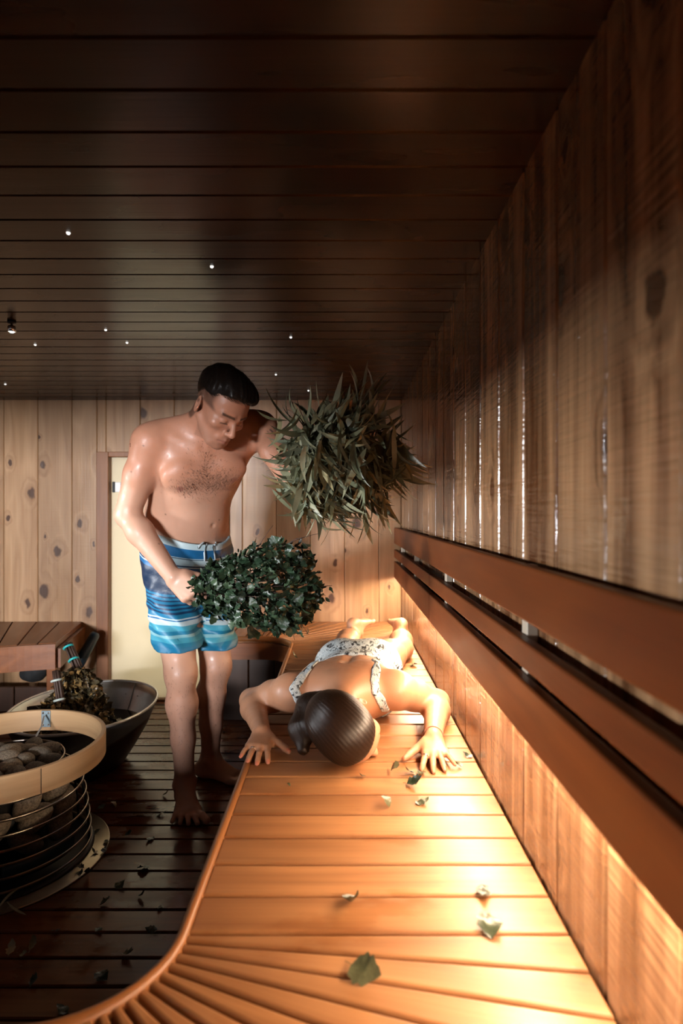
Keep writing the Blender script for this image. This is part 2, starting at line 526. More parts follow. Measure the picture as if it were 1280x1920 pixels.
# ================================================================== the bench
bench = empty('sauna_bench', (0.05, 1.9, 0))
tag(bench, 'long curved wooden bench of cross boards along the right wall, the woman lying on it', 'bench')
TH = 0.028
XE = -0.244
RA = 0.175
YC0, YC1 = 0.914, 2.894
CX = XE - RA
gap = 0.0035

def bench_board(local_pts, cx, cy, ang, par=bench, mat='bench'):
    c = np.mean(np.array(local_pts), axis=0)
    pts = [(p[0] - c[0], p[1] - c[1]) for p in local_pts]
    me = prism_mesh('bench_board', pts, -TH, 0, 0.0035); me.materials.append(M[mat])
    o = under(link('bench_board', me), par)
    wx = cx + c[0] * math.cos(ang) - c[1] * math.sin(ang)
    wy = cy + c[0] * math.sin(ang) + c[1] * math.cos(ang)
    o.location = (wx, wy, ZB); o.rotation_euler = (0, 0, ang)
    return o

straight = None
y = YC0
while y < YC1 - 0.01:
    h = (0.09 - 2 * gap) / 2
    L0, L1 = XE + 0.008, XW - 0.004
    if straight is None:
        hl = (L1 - L0) / 2
        straight = prism_mesh('bench_board', [(-hl, -h), (hl, -h), (hl, h), (-hl, h)], -TH, 0, 0.0035)
        straight.materials.append(M['bench'])
    o = under(link('bench_board', straight), bench)
    o.location = ((L0 + L1) / 2, y + 0.045, ZB)
    y += 0.09

def ray_out(cx, cy, a, xmax, ylim):
    """distance from centre to the box side x=xmax or y=ylim along angle a"""
    c, s = math.cos(a), math.sin(a)
    t = 1e9
    if c > 1e-6: t = min(t, (xmax - cx) / c)
    if abs(s) > 1e-6 and (ylim - cy) / s > 0: t = min(t, (ylim - cy) / s)
    return t
def fan(cx, cy, a_start, a_end, n, ylim, par=bench):
    xmax = XW - 0.004
    corner = math.atan2(ylim - cy, xmax - cx)
    for i in range(n):
        a0 = a_start + (a_end - a_start) * i / n
        a1 = a_start + (a_end - a_start) * (i + 1) / n
        am = (a0 + a1) / 2
        ri = RA + 0.008
        pts = []
        lo, hi = min(a0, a1), max(a0, a1)
        for (a, sgn) in ((lo, 1), (hi, -1)):
            t = ray_out(cx, cy, a, xmax, ylim)
            q0 = np.array([math.cos(a), math.sin(a)]); nrm = np.array([-q0[1], q0[0]]) * gap * sgn
            pts.append((q0 * ri + nrm, q0 * t + nrm))
        poly = [pts[0][0], pts[0][1]]
        if lo < corner < hi:
            poly.append(np.array([xmax - cx, ylim - cy]))
        poly += [pts[1][1], pts[1][0]]
        ca, sa = math.cos(-am), math.sin(-am)
        loc = [(p[0] * ca - p[1] * sa, p[0] * sa + p[1] * ca) for p in poly]
        bench_board(loc, cx, cy, am, par)
fan(CX, YC0, 0, R(-90), 16, YF + 0.01)
fan(CX, YC1, 0, R(90), 15, YB - 0.004)
# boards of the two returns
for i in range(3):
    xa = CX - 0.082 * (i + 1); xb = CX - 0.082 * i
    for (ya, yb) in ((YF + .01, YC0 - RA - 0.008), (YC1 + RA + 0.008, YB - 0.004)):
        hl, h = (yb - ya) / 2, (xb - xa) / 2 - gap
        bench_board([(-hl, -h), (hl, -h), (hl, h), (-hl, h)], (xa + xb) / 2, (ya + yb) / 2, R(90))
XEND = CX - 0.082 * 3
# rounded nosing along the inner edge
path = [(XEND, YC0 - RA)]
path += [(CX + RA * math.cos(a), YC0 + RA * math.sin(a)) for a in np.linspace(R(-90), 0, 20)]
path += [(XE, yy) for yy in np.linspace(YC0 + .05, YC1 - .05, 30)]
path += [(CX + RA * math.cos(a), YC1 + RA * math.sin(a)) for a in np.linspace(0, R(90), 20)]
path += [(XEND, YC1 + RA)]
o = under(link('edge_nosing', tube_mesh('edge_nosing', [(p[0], p[1], ZB - 0.007) for p in path], 0.0125, 12, flat=(0.8, 1.15)), M['nosing']), bench)
# apron under the edge
def strip_mesh(name, pts, z0, z1, t):
    V, Fc = [], []
    n = len(pts)
    for i, p in enumerate(pts):
        a = np.array(pts[max(i - 1, 0)]); b_ = np.array(pts[min(i + 1, n - 1)])
        d = (b_ - a) / np.linalg.norm(b_ - a); nr = np.array([d[1], -d[0]]) * t
        q = np.array(p)
        for (r, z) in ((q, z0), (q, z1), (q + nr, z1), (q + nr, z0)):
            V.append((r[0], r[1], z))
    for i in range(n - 1):
        for k in range(4):
            k2 = (k + 1) % 4
            Fc.append((i * 4 + k, i * 4 + k2, i * 4 + 4 + k2, i * 4 + 4 + k))
    Fc += [(0, 1, 2, 3), tuple((n - 1) * 4 + k for k in (3, 2, 1, 0))]
    bm = bmesh.new(); vv = [bm.verts.new(v) for v in V]
    for f in Fc: bm.faces.new([vv[i] for i in f])
    return bm_mesh(name, bm)
under(link('apron', strip_mesh('apron', path, ZB - 0.115, ZB - 0.03, 0.02), M['apron']), bench)
# base panels set back under the bench
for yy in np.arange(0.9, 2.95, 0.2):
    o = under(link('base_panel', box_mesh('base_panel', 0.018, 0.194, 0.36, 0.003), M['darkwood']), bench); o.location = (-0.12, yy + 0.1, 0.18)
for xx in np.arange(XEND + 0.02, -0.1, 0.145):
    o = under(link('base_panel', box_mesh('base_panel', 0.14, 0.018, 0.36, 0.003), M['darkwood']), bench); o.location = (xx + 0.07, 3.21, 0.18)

# ---- the left bench, its front a wide arc
lb = empty('sauna_bench', (-2.0, 3.2, 0))
tag(lb, 'short wooden bench in the far left corner with a curved front', 'bench')
LC = np.array([-1.15, 1.70]); LR = 1.275
a_end = math.atan2(3.52 - LC[1], -1.54 - LC[0])
a = a_end; i = 0
while a < R(138):
    a2 = a + R(3.9)
    am = (a + a2) / 2
    poly = []
    for (aa, sg) in ((a, 1), (a2, -1)):
        q0 = np.array([math.cos(aa), math.sin(aa)]); nr = np.array([-q0[1], q0[0]]) * 0.003 * sg
        t = min((YB - 0.004 - LC[1]) / q0[1], (XL + 0.004 - LC[0]) / q0[0])
        poly.append((q0 * LR + nr, q0 * t + nr))
    poly = [poly[0][0], poly[0][1], poly[1][1], poly[1][0]]
    ca, sa = math.cos(-am), math.sin(-am)
    bench_board([(p[0] * ca - p[1] * sa, p[0] * sa + p[1] * ca) for p in poly], LC[0], LC[1], am, lb, 'apron')
    a = a2
arc = [(LC[0] + (LR - .006) * math.cos(t), LC[1] + (LR - .006) * math.sin(t)) for t in np.linspace(R(138), a_end, 24)]
q = np.array([math.cos(a_end), math.sin(a_end)])
endp = [tuple(LC + q * r) for r in np.linspace(LR, (3.515 - LC[1]) / q[1], 6)]
under(link('apron', strip_mesh('apron', arc, ZB - 0.125, ZB - 0.002, 0.02), M['apron']), lb)
under(link('end_apron', strip_mesh('end_apron', endp, ZB - 0.125, ZB - 0.03, 0.02), M['apron']), lb)
p = P(100, 1200, 3.08)
for (lx, ly) in ((p[0], 3.08), (-2.0, 3.0)):
    o = under(link('leg', box_mesh('leg', 0.05, 0.05, 0.35, 0.004), M['apron']), lb); o.location = (lx, ly, 0.175)

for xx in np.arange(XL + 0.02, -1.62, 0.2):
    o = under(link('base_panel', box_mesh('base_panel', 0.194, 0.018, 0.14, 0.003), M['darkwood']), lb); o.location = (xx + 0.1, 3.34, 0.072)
# ---- backrest rails on the right wall, with the light strip tucked behind the lowest one
br = empty('backrest', (XW - .03, 1.9, 0.7))
tag(br, 'three reddish wooden backrest rails fixed along the right wall above the bench', 'backrest')
XR = 0.310
for (h0, h1) in ((0.091, 0.186), (0.221, 0.268), (0.2905, 0.3875)):
    z0, z1 = CH - h1, CH - h0
    for (ya, yb) in ((-0.3, 2.098), (2.101, 3.50)):
        o = under(link('rail', box_mesh('rail', 0.022, yb - ya, z1 - z0, 0.004, 2), M['rail']), br)
        o.location = (XR + 0.011, (ya + yb) / 2, (z0 + z1) / 2)
blk = box_mesh('spacer_block', 0.021, 0.03, 0.27, 0.002); blk.materials.append(plain('spacer_wood', (0.5, 0.42, 0.32), 0.5))
for yy in (0.25, 1.08, 1.9, 2.7, 3.3):
    o = under(link('spacer_block', blk), br); o.location = (XW - 0.0115, yy, 0.895)
# added hidden shelf above the strip light, keeping its light out of rail gaps
o = under(link('light_baffle', box_mesh('light_baffle', 0.022, 3.75, 0.012), M['rail']), br); o.location = (XW - 0.0115, 1.6, 0.769)
led = empty('strip_light', (XW - 0.008, 1.7, 0.73))
tag(led, 'warm strip light tucked behind the lowest backrest rail', 'lamp')
LEDZ = 0.742
o = under(link('housing', box_mesh('housing', 0.014, 3.5, 0.01), M['white']), led); o.location = (XW - 0.0085, 1.68, LEDZ + 0.008)
o = under(link('glowing_diffuser', box_mesh('glowing_diffuser', 0.012, 3.5, 0.006), emit('strip_glow', (1.0, 0.75, 0.51), 270.0)), led); o.location = (XW - 0.0085, 1.68, LEDZ)

# ---- small lights in the ceiling
dot = lathe_mesh('dot', [(0.0, -0.004), (0.003, -0.0035), (0.0045, -0.0015), (0.005, 0.001)], 12)
dot.materials.append(emit('dot_glow', (1.0, 0.96, 0.9), 1.6))
for (px, py) in ((128, 436), (397, 499), (198, 618), (238, 642), (66, 646), (545, 632), (517, 702), (578, 732), (10, 720)):
    Y = F * 0.665 / (960 - py)
    o = link('ceiling_light', dot, None, None, ((px - 640) * Y / F, Y, ZC - 0.0012))
    where = {128: 'nearest the camera, at the upper left', 397: 'nearest the camera, above the man', 198: 'left of a close pair over the door', 238: 'right of a close pair over the door',
             66: 'beside the chrome spotlight', 545: 'between the man\'s head and the side wall', 517: 'just right of the man\'s head', 578: 'directly above the raised whisk', 10: 'low at the left edge'}[px]
    tag(o, 'tiny white glowing point in the dark ceiling, ' + where, 'light', 'tiny glowing points scattered on the ceiling')
Y = F * 0.635 / (960 - 618)
sp = empty('ceiling_spotlight', ((22 - 640) * Y / F, Y, ZC))
tag(sp, 'small chrome spotlight hanging from the dark ceiling at the left edge', 'light')
def spt(name, me, mat, z):
    o = link(name, me, mat); o.parent = sp; o.location = (0, 0, z); return o
spt('mount', lathe_mesh('mount', [(0, 0), (0.014, 0), (0.014, -0.008), (0.004, -0.01), (0.004, -0.02), (0, -0.02)], 16), M['black'], 0)
spt('can', lathe_mesh('can', [(0, -0.018), (0.012, -0.018), (0.0135, -0.022), (0.0135, -0.038), (0.011, -0.038), (0.011, -0.03), (0, -0.03)], 16), M['chrome'], 0)
spt('lens', lathe_mesh('lens', [(0, -0.042), (0.006, -0.041), (0.0108, -0.037), (0.0108, -0.033), (0, -0.033)], 16), emit('lens_glow', (0.9, 1.0, 0.96), 2.5), 0)
# ================================================================== people: implicit surfaces, polygonised
def nrm(v):
    v = np.asarray(v, float); return v / (np.linalg.norm(v) + 1e-12)
def smin(a, b, k):
    if k <= 0: return np.minimum(a, b)
    h = np.clip(0.5 + 0.5 * (b - a) / k, 0, 1)
    return b * (1 - h) + a * h - k * h * (1 - h)
def smax(a, b, k):
    return -smin(-a, -b, k)

class Prim:
    __slots__ = ('f', 'c', 'r', 'k', 'op')
    def __init__(s, f, c, r, k, op): s.f, s.c, s.r, s.k, s.op = f, np.asarray(c, float), float(r), k, op

class Field:
    def __init__(s): s.p = []
    def cone(s, a, b, ra, rb, k=0.02, op='add'):
        a = np.asarray(a, float); b = np.asarray(b, float); ab = b - a; L2 = ab @ ab + 1e-12
        def f(q):
            t = np.clip(((q - a) @ ab) / L2, 0, 1)
            return np.linalg.norm(q - a - t[:, None] * ab, axis=1) - (ra + (rb - ra) * t)
        s.p.append(Prim(f, (a + b) / 2, math.sqrt(L2) / 2 + max(ra, rb), k, op)); return s
    def chain(s, pts, rads, k=0.01, k0=None):
        for i in range(len(pts) - 1):
            s.cone(pts[i], pts[i + 1], rads[i], rads[i + 1], k0 if (i == 0 and k0 is not None) else k)
        return s
    def econe(s, a, b, ra, rb, lat, k=0.02, op='add'):
        """elliptic cone: ra=(half width along lat, half depth)"""
        a = np.asarray(a, float); b = np.asarray(b, float); ab = b - a; L = np.linalg.norm(ab) + 1e-9; w = ab / L
        u = np.asarray(lat, float); u = nrm(u - (u @ w) * w); v = np.cross(w, u)
        def f(q):
            d = q - a
            x = d @ w; t = np.clip(x / L, 0, 1)
            e = x - t * L
            rx = ra[0] + (rb[0] - ra[0]) * t; ry = ra[1] + (rb[1] - ra[1]) * t
            m = np.minimum(rx, ry)
            return (np.sqrt(((d @ u) / rx) ** 2 + ((d @ v) / ry) ** 2 + (e / m) ** 2) - 1) * m
        s.p.append(Prim(f, (a + b) / 2, L / 2 + max(*ra, *rb), k, op)); return s
    def ell(s, c, r, Rm=None, k=0.02, op='add'):
        c = np.asarray(c, float); r = np.asarray(r, float)
        Rm = np.eye(3) if Rm is None else np.asarray(Rm, float)     # columns = axes
        m = r.min()
        def f(q):
            l = ((q - c) @ Rm) / r
            n = np.linalg.norm(l, axis=1)
            g = np.linalg.norm(l / r, axis=1)
            return np.where(g > 1e-6, n * (n - 1) / (g + 1e-9), -m)
        s.p.append(Prim(f, c, r.max(), k, op)); return s
    def eval(s, q, c=None, br=None):
        d = np.full(len(q), 0.25)
        for p in s.p:
            if c is not None and np.linalg.norm(p.c - c) > p.r + br + 0.05: continue
            v = p.f(q)
            d = smin(d, v, p.k) if p.op == 'add' else smax(d, -v, p.k)
        return d
    def bounds(s):
        lo = np.min([p.c - p.r for p in s.p if p.op == 'add'], axis=0); hi = np.max([p.c + p.r for p in s.p if p.op == 'add'], axis=0)
        return lo - 0.03, hi + 0.03

def polygonise(fn, lo, hi, vox, B=16):
    """sparse surface nets of fn(points, block_centre, block_radius) = 0"""
    lo = np.asarray(lo, float); hi = np.asarray(hi, float)
    nb = np.ceil((hi - lo) / (vox * B)).astype(int)
    gi = np.stack(np.meshgrid(*[np.arange(n) for n in nb], indexing='ij'), -1).reshape(-1, 3)
    cen = lo + (gi + 0.5) * B * vox
    br = B * vox * math.sqrt(3) / 2
    d0 = fn(cen, None, None)
    act = gi[np.abs(d0) < br * 1.25 + 0.02]
    N = nb * B + 2
    ar = np.arange(B + 1)
    loc = np.stack(np.meshgrid(ar, ar, ar, indexing='ij'), -1).reshape(-1, 3)
    corners = np.array([(i, j, k) for i in (0, 1) for j in (0, 1) for k in (0, 1)])
    edges = [(a, b) for a in range(8) for b in range(a + 1, 8) if np.abs(corners[a] - corners[b]).sum() == 1]
    ids, verts, quads = [], [], []
    def gid(c): return (c[:, 0] + 1) * (N[1] + 2) * (N[2] + 2) + (c[:, 1] + 1) * (N[2] + 2) + c[:, 2] + 1
    for bi in act:
        base = bi * B
        pts = lo + (base + loc) * vox
        D = fn(pts, lo + (bi + 0.5) * B * vox, br)
        if D.min() > 0 or D.max() < 0: continue
        D = D.reshape(B + 1, B + 1, B + 1)
        S = D < 0
        cnt = sum(S[i:i + B, j:j + B, k:k + B].astype(np.int8) for i, j, k in corners)
        cl = np.argwhere((cnt > 0) & (cnt < 8))
        if len(cl):
            cv = np.stack([D[cl[:, 0] + i, cl[:, 1] + j, cl[:, 2] + k] for i, j, k in corners], 1)
            acc = np.zeros((len(cl), 3)); n = np.zeros(len(cl))
            for a, b in edges:
                va, vb = cv[:, a], cv[:, b]
                m = (va < 0) != (vb < 0)
                t = np.where(m, va / np.where(m, va - vb, 1), 0)
                acc += np.where(m[:, None], corners[a] + t[:, None] * (corners[b] - corners[a]), 0); n += m
            verts.append(lo + (base + cl + acc / n[:, None]) * vox)
            ids.append(gid(base + cl))
        for ax in range(3):
            e = np.zeros(3, int); e[ax] = 1
            s0 = S[:B, :B, :B]; s1 = S[e[0]:B + e[0], e[1]:B + e[1], e[2]:B + e[2]]
            ed = np.argwhere(s0 != s1)
            if not len(ed): continue
            flip = s0[ed[:, 0], ed[:, 1], ed[:, 2]]
            g = base + ed
            e1 = np.zeros(3, int); e1[(ax + 1) % 3] = 1
            e2 = np.zeros(3, int); e2[(ax + 2) % 3] = 1
            q = np.stack([gid(g), gid(g - e1), gid(g - e1 - e2), gid(g - e2)], 1)
            q[~flip] = q[~flip][:, ::-1]
            quads.append(q)
    ids = np.concatenate(ids); V = np.concatenate(verts); Q = np.concatenate(quads)
    o = np.argsort(ids); sid = ids[o]
    ix = np.searchsorted(sid, Q); ix = np.clip(ix, 0, len(sid) - 1)
    ok = (sid[ix] == Q).all(1)
    return V, o[ix[ok]]

def sdf_mesh(name, fn, lo, hi, vox, smooth_it=1):
    V, Q = polygonise(fn, lo, hi, vox)
    # light Laplacian relaxation
    for _ in range(smooth_it):
        acc = np.zeros_like(V); n = np.zeros(len(V))
        for a, b in ((0, 1), (1, 2), (2, 3), (3, 0)):
            np.add.at(acc, Q[:, a], V[Q[:, b]]); np.add.at(n, Q[:, a], 1)
            np.add.at(acc, Q[:, b], V[Q[:, a]]); np.add.at(n, Q[:, b], 1)
        V = 0.5 * V + 0.5 * acc / np.maximum(n, 1)[:, None]
    me = bpy.data.meshes.new(name)
    me.vertices.add(len(V)); me.vertices.foreach_set('co', V.astype(np.float32).ravel())
    me.loops.add(Q.size); me.loops.foreach_set('vertex_index', Q.astype(np.int32).ravel())
    me.polygons.add(len(Q)); me.polygons.foreach_set('loop_start', np.arange(0, Q.size, 4, dtype=np.int32))
    me.polygons.foreach_set('loop_total', np.full(len(Q), 4, np.int32))
    me.update(calc_edges=True); me.validate()
    me.polygons.foreach_set('use_smooth', np.ones(len(me.polygons), bool))
    return me, V

def set_color(me, C):
    a = me.color_attributes.new('Col', 'FLOAT_COLOR', 'POINT')
    buf = np.ones((len(C), 4), np.float32); buf[:, :3] = C
    a.data.foreach_set('color', buf.ravel())
def set_float(me, name, v):
    a = me.attributes.new(name, 'FLOAT', 'POINT'); a.data.foreach_set('value', np.asarray(v, np.float32))

# cheap smooth noise for displacement and mottling
def wob(q, s, seed=0):
    r = np.random.default_rng(seed); out = np.zeros(len(q))
    for i in range(6):
        d = nrm(r.normal(size=3)); out += np.sin(q @ d * s * (0.7 + 0.25 * i) + r.uniform(0, 6.28))
    return out / 6

def skin_mat(name):
    m, nt, b = nmat(name)
    N, L = nt.nodes, nt.links
    at = N.new('ShaderNodeAttribute'); at.attribute_name = 'Col'
    tc = N.new('ShaderNodeTexCoord')
    no = N.new('ShaderNodeTexNoise'); no.inputs['Scale'].default_value = 22; no.inputs['Detail'].default_value = 5
    L.new(tc.outputs['Object'], no.inputs['Vector'])
    hs = N.new('ShaderNodeMix'); hs.data_type = 'RGBA'; hs.blend_type = 'MULTIPLY'
    mr = N.new('ShaderNodeMapRange'); mr.inputs['To Min'].default_value = 0.0; mr.inputs['To Max'].default_value = 0.35
    L.new(no.outputs['Fac'], mr.inputs['Value']); L.new(mr.outputs['Result'], hs.inputs['Factor'])
    L.new(at.outputs['Color'], hs.inputs['A']); hs.inputs['B'].default_value = (0.86, 0.66, 0.58, 1)
    L.new(hs.outputs['Result'], b.inputs['Base Color'])
    n2 = N.new('ShaderNodeTexNoise'); n2.inputs['Scale'].default_value = 45; n2.inputs['Detail'].default_value = 6
    L.new(tc.outputs['Object'], n2.inputs['Vector'])
    r2 = N.new('ShaderNodeMapRange'); r2.inputs['From Min'].default_value = 0.35; r2.inputs['From Max'].default_value = 0.65
    r2.inputs['To Min'].default_value = 0.34; r2.inputs['To Max'].default_value = 0.58
    L.new(n2.outputs['Fac'], r2.inputs['Value']); L.new(r2.outputs['Result'], b.inputs['Roughness'])
    b.inputs['Subsurface Weight'].default_value = 0.0
    b.inputs['Subsurface Radius'].default_value = (1.0, 0.35, 0.2)
    b.inputs['Subsurface Scale'].default_value = 0.012
    n3 = N.new('ShaderNodeTexNoise'); n3.inputs['Scale'].default_value = 230; n3.inputs['Detail'].default_value = 3
    L.new(tc.outputs['Object'], n3.inputs['Vector'])
    bp = N.new('ShaderNodeBump'); bp.inputs['Strength'].default_value = 0.12; bp.inputs['Distance'].default_value = 0.002
    L.new(n3.outputs['Fac'], bp.inputs['Height']); L.new(bp.outputs['Normal'], b.inputs['Normal'])
    return m
M['skin'] = skin_mat('skin')

def hair_mat(name, c1, c2, scale=(1, 1, 1), rough=0.3):
    m, nt, b = nmat(name)
    N, L = nt.nodes, nt.links
    at = N.new('ShaderNodeAttribute'); at.attribute_name = 'strand'
    no = N.new('ShaderNodeTexNoise'); no.noise_dimensions = '1D'
    no.inputs['Scale'].default_value = 1.0; no.inputs['Detail'].default_value = 4
    L.new(at.outputs['Fac'], no.inputs['W'])
    mx = N.new('ShaderNodeMix'); mx.data_type = 'RGBA'
    L.new(no.outputs['Fac'], mx.inputs['Factor'])
    mx.inputs['A'].default_value = (*c1, 1); mx.inputs['B'].default_value = (*c2, 1)
    L.new(mx.outputs['Result'], b.inputs['Base Color'])
    b.inputs['Roughness'].default_value = rough
    b.inputs['Specular IOR Level'].default_value = 0.3
    bp = N.new('ShaderNodeBump'); bp.inputs['Strength'].default_value = 0.4; bp.inputs['Distance'].default_value = 0.002
    L.new(no.outputs['Fac'], bp.inputs['Height']); L.new(bp.outputs['Normal'], b.inputs['Normal'])
    return m

def frame(l, f, u):
    return np.stack([nrm(l), nrm(f), nrm(u)], 1)

def hand(Fd, wrist, d, n, side, s=1.0, splay=(0.16, 0.03, -0.09, -0.22), curl=(0.15, 0.2, 0.15), thumb=None, flat=True, lift=0.0):
    """wrist point, d towards the fingers, n out of the palm, side towards the thumb. Returns joints of the fingers."""
    d = nrm(d); n = nrm(n - (np.dot(n, d)) * d); side = nrm(side - np.dot(side, d) * d - np.dot(side, n) * n)
    W = np.asarray(wrist, float)
    pl, pw = 0.088 * s, 0.036 * s
    k1 = W + d * pl
    # palm: four metacarpal cones
    offs = [0.030, 0.010, -0.010, -0.029]
    for i, o in enumerate(offs):
        a = W + side * (o * 0.62 * s) + d * 0.008 * s
        b = W + d * (pl - (0.0, 0.0, 0.005, 0.013)[i] * s) + side * o * s - n * (0.003 * s if i in (1, 2) else 0.0)
        Fd.econe(a, b, (0.015 * s, 0.015 * s), (0.0125 * s, 0.012 * s), side, k=0.012)
    Fd.ell(W + d * 0.035 * s + side * 0.027 * s + n * 0.008 * s, (0.017 * s, 0.03 * s, 0.015 * s), frame(side, d, n), k=0.014)
    lens = [0.070, 0.078, 0.072, 0.056]
    rad = [0.0088, 0.0090, 0.0085, 0.0075]
    tips = []
    for i, o in enumerate(offs):
        p = W + d * (pl - (0.0, 0.0, 0.005, 0.013)[i] * s) + side * o * s - n * (0.002 * s)
        ang = 0.0
        dd = nrm(d * math.cos(splay[i]) + side * math.sin(splay[i]))
        pts = [p]
        cu = curl if not isinstance(curl[0], (tuple, list)) else curl[i]
        for seg, fr in enumerate((0.46, 0.30, 0.24)):
            ang += cu[seg]
            v = dd * math.cos(ang) + n * math.sin(ang)
            p = p + v * lens[i] * fr * s
            pts.append(p)
        r = rad[i] * s
        Fd.chain(pts, [r * 1.08, r, r * 0.95, r * 0.82], k=0.003, k0=0.006)
        tips.append((pts, r))
    # thumb leaves the side of the palm near its base
    if thumb is None:
        thumb = [(0.02, 0.030, 0.006), (0.052, 0.058, 0.012), (0.082, 0.068, 0.016), (0.104, 0.070, 0.018)]
    tp = [W + d * a * s + side * b_ * s + n * c * s for a, b_, c in thumb]
    Fd.chain(tp, [0.0145 * s, 0.0118 * s, 0.0105 * s, 0.0085 * s], k=0.004, k0=0.012)
    tips.append((tp, 0.0095 * s))
    return tips

def foot(Fd, ankle, toe_dir, up, inner, s=1.0, spread=0.02):
    """inner: direction of the big toe side. sole lies 0.1*s below the ankle"""
    t = nrm(toe_dir); u = nrm(up - np.dot(up, t) * t); i = nrm(inner - np.dot(inner, t) * t - np.dot(inner, u) * u)
    A = np.asarray(ankle, float)
    g = A - u * 0.088 * s            # ground under the ankle
    Fd.ell(g - t * 0.035 * s + u * 0.030 * s, (0.032 * s, 0.042 * s, 0.032 * s), frame(i, t, u), k=0.03)
    Fd.cone(A, g - t * 0.025 * s + u * 0.035 * s, 0.034 * s, 0.030 * s, k=0.02)
    Fd.econe(A + t * 0.01 * s - u * 0.022 * s, g + t * 0.105 * s + u * 0.024 * s, (0.034 * s, 0.036 * s), (0.040 * s, 0.020 * s), i, k=0.03)
    Fd.econe(g - t * 0.01 * s + u * 0.022 * s, g + t * 0.115 * s + u * 0.018 * s, (0.030 * s, 0.020 * s), (0.044 * s, 0.016 * s), i, k=0.02)
    Fd.ell(A + i * 0.03 * s - u * 0.005 * s, (0.014 * s,) * 3, k=0.014); Fd.ell(A - i * 0.03 * s - u * 0.012 * s, (0.013 * s,) * 3, k=0.014)
    offs = [0.032, 0.012, -0.005, -0.020, -0.034]
    ln = [0.058, 0.054, 0.048, 0.042, 0.034]
    rr = [0.0145, 0.0098, 0.0094, 0.0090, 0.0086]
    st = [0.122, 0.124, 0.119, 0.110, 0.098]
    tips = []
    for k in range(5):
        a = g + t * st[k] * s + i * offs[k] * s + u * (0.018 * s)
        b = a + t * ln[k] * 0.55 * s + i * (spread * (0.4 - k * 0.2)) * s + u * (0.004 * s)
        c = g + t * (st[k] + ln[k]) * s + i * offs[k] * s + i * (spread * (0.8 - k * 0.4)) * s + u * (rr[k] * s + 0.001)
        Fd.chain([a, b, c], [rr[k] * s, rr[k] * 0.95 * s, rr[k] * 0.92 * s], k=0.003, k0=0.008)
        tips.append((c, rr[k] * s))
    return tips, t, u

def head(Fd, C, l, f, u, s=1.0, neckless=True, fine=True):
    H = frame(l, f, u) * 1.0
    def w(a, b, c): return C + H @ (np.array([a, b, c]) * s)
    E = lambda c, r, k=0.02, op='add': Fd.ell(w(*c), np.array(r) * s, H, k, op)
    E((0, -0.012, 0.036), (0.0745, 0.096, 0.086), 0.01)
    E((0, 0.040, 0.030), (0.060, 0.052, 0.062), 0.03)
    E((0, 0.034, -0.03), (0.060, 0.056, 0.075), 0.03)
    E((0, 0.036, -0.078), (0.047, 0.050, 0.036), 0.025)
    E((0, 0.074, -0.106), (0.024, 0.018, 0.017), 0.022)
    for sg in (-1, 1):
        Fd.cone(w(sg * 0.056, -0.002, -0.05), w(sg * 0.030, 0.062, -0.1), 0.014 * s, 0.014 * s, 0.02)     # jaw line
        E((sg * 0.046, 0.062, -0.026), (0.020, 0.022, 0.016), 0.02)                                      # cheekbone
        Fd.cone(w(sg * 0.012, 0.0925, 0.012), w(sg * 0.046, 0.078, 0.016), 0.0085 * s, 0.007 * s, 0.012) # brow
        E((sg * 0.031, 0.103, -0.006), (0.019, 0.016, 0.0115), 0.012, 'sub')                             # socket
        E((sg * 0.031, 0.0775, -0.007), (0.0145, 0.0135, 0.0125), 0.004)                                 # closed lid
        E((sg * 0.012, 0.099, -0.044), (0.0085, 0.010, 0.008), 0.006)                                    # nostril wing
    Fd.cone(w(0, 0.090, 0.006), w(0, 0.1135, -0.038), 0.0075 * s, 0.0105 * s, 0.010)
    E((0, 0.1105, -0.041), (0.0105, 0.0105, 0.009), 0.006)
    E((0, 0.082, -0.072), (0.030, 0.014, 0.020), 0.014)
    Fd.cone(w(-0.019, 0.087, -0.0745), w(0, 0.0955, -0.0715), 0.0045 * s, 0.006 * s, 0.005)
    Fd.cone(w(0.019, 0.087, -0.0745), w(0, 0.0955, -0.0715), 0.0045 * s, 0.006 * s, 0.005)
    Fd.cone(w(-0.015, 0.087, -0.0835), w(0.015, 0.087, -0.0835), 0.0062 * s, 0.0062 * s, 0.006)
    E((0, 0.093, -0.0835), (0.012, 0.006, 0.006), 0.006)
    Fd.cone(w(-0.023, 0.090, -0.0785), w(0, 0.1015, -0.0775), 0.0022 * s, 0.0022 * s, 0.003, 'sub')
    Fd.cone(w(0.023, 0.090, -0.0785), w(0, 0.1015, -0.0775), 0.0022 * s, 0.0022 * s, 0.003, 'sub')
    for sg in (-1, 1):
        tilt = nrm(np.array([sg * 0.9, -0.45, 0.0])); fw = nrm(np.array([sg * 0.45, 0.9, 0.0]))
        Re = np.stack([H @ tilt, H @ nrm(fw + np.array([0, 0, 0.15])), H @ np.array([0, 0, 1.0])], 1)
        Fd.ell(w(sg * 0.077, -0.012, -0.012), np.array((0.0075, 0.0185, 0.031)) * s, Re, 0.006)
        Fd.ell(w(sg * 0.085, -0.008, -0.008), np.array((0.006, 0.010, 0.017)) * s, Re, 0.006, 'sub')
    return H, w
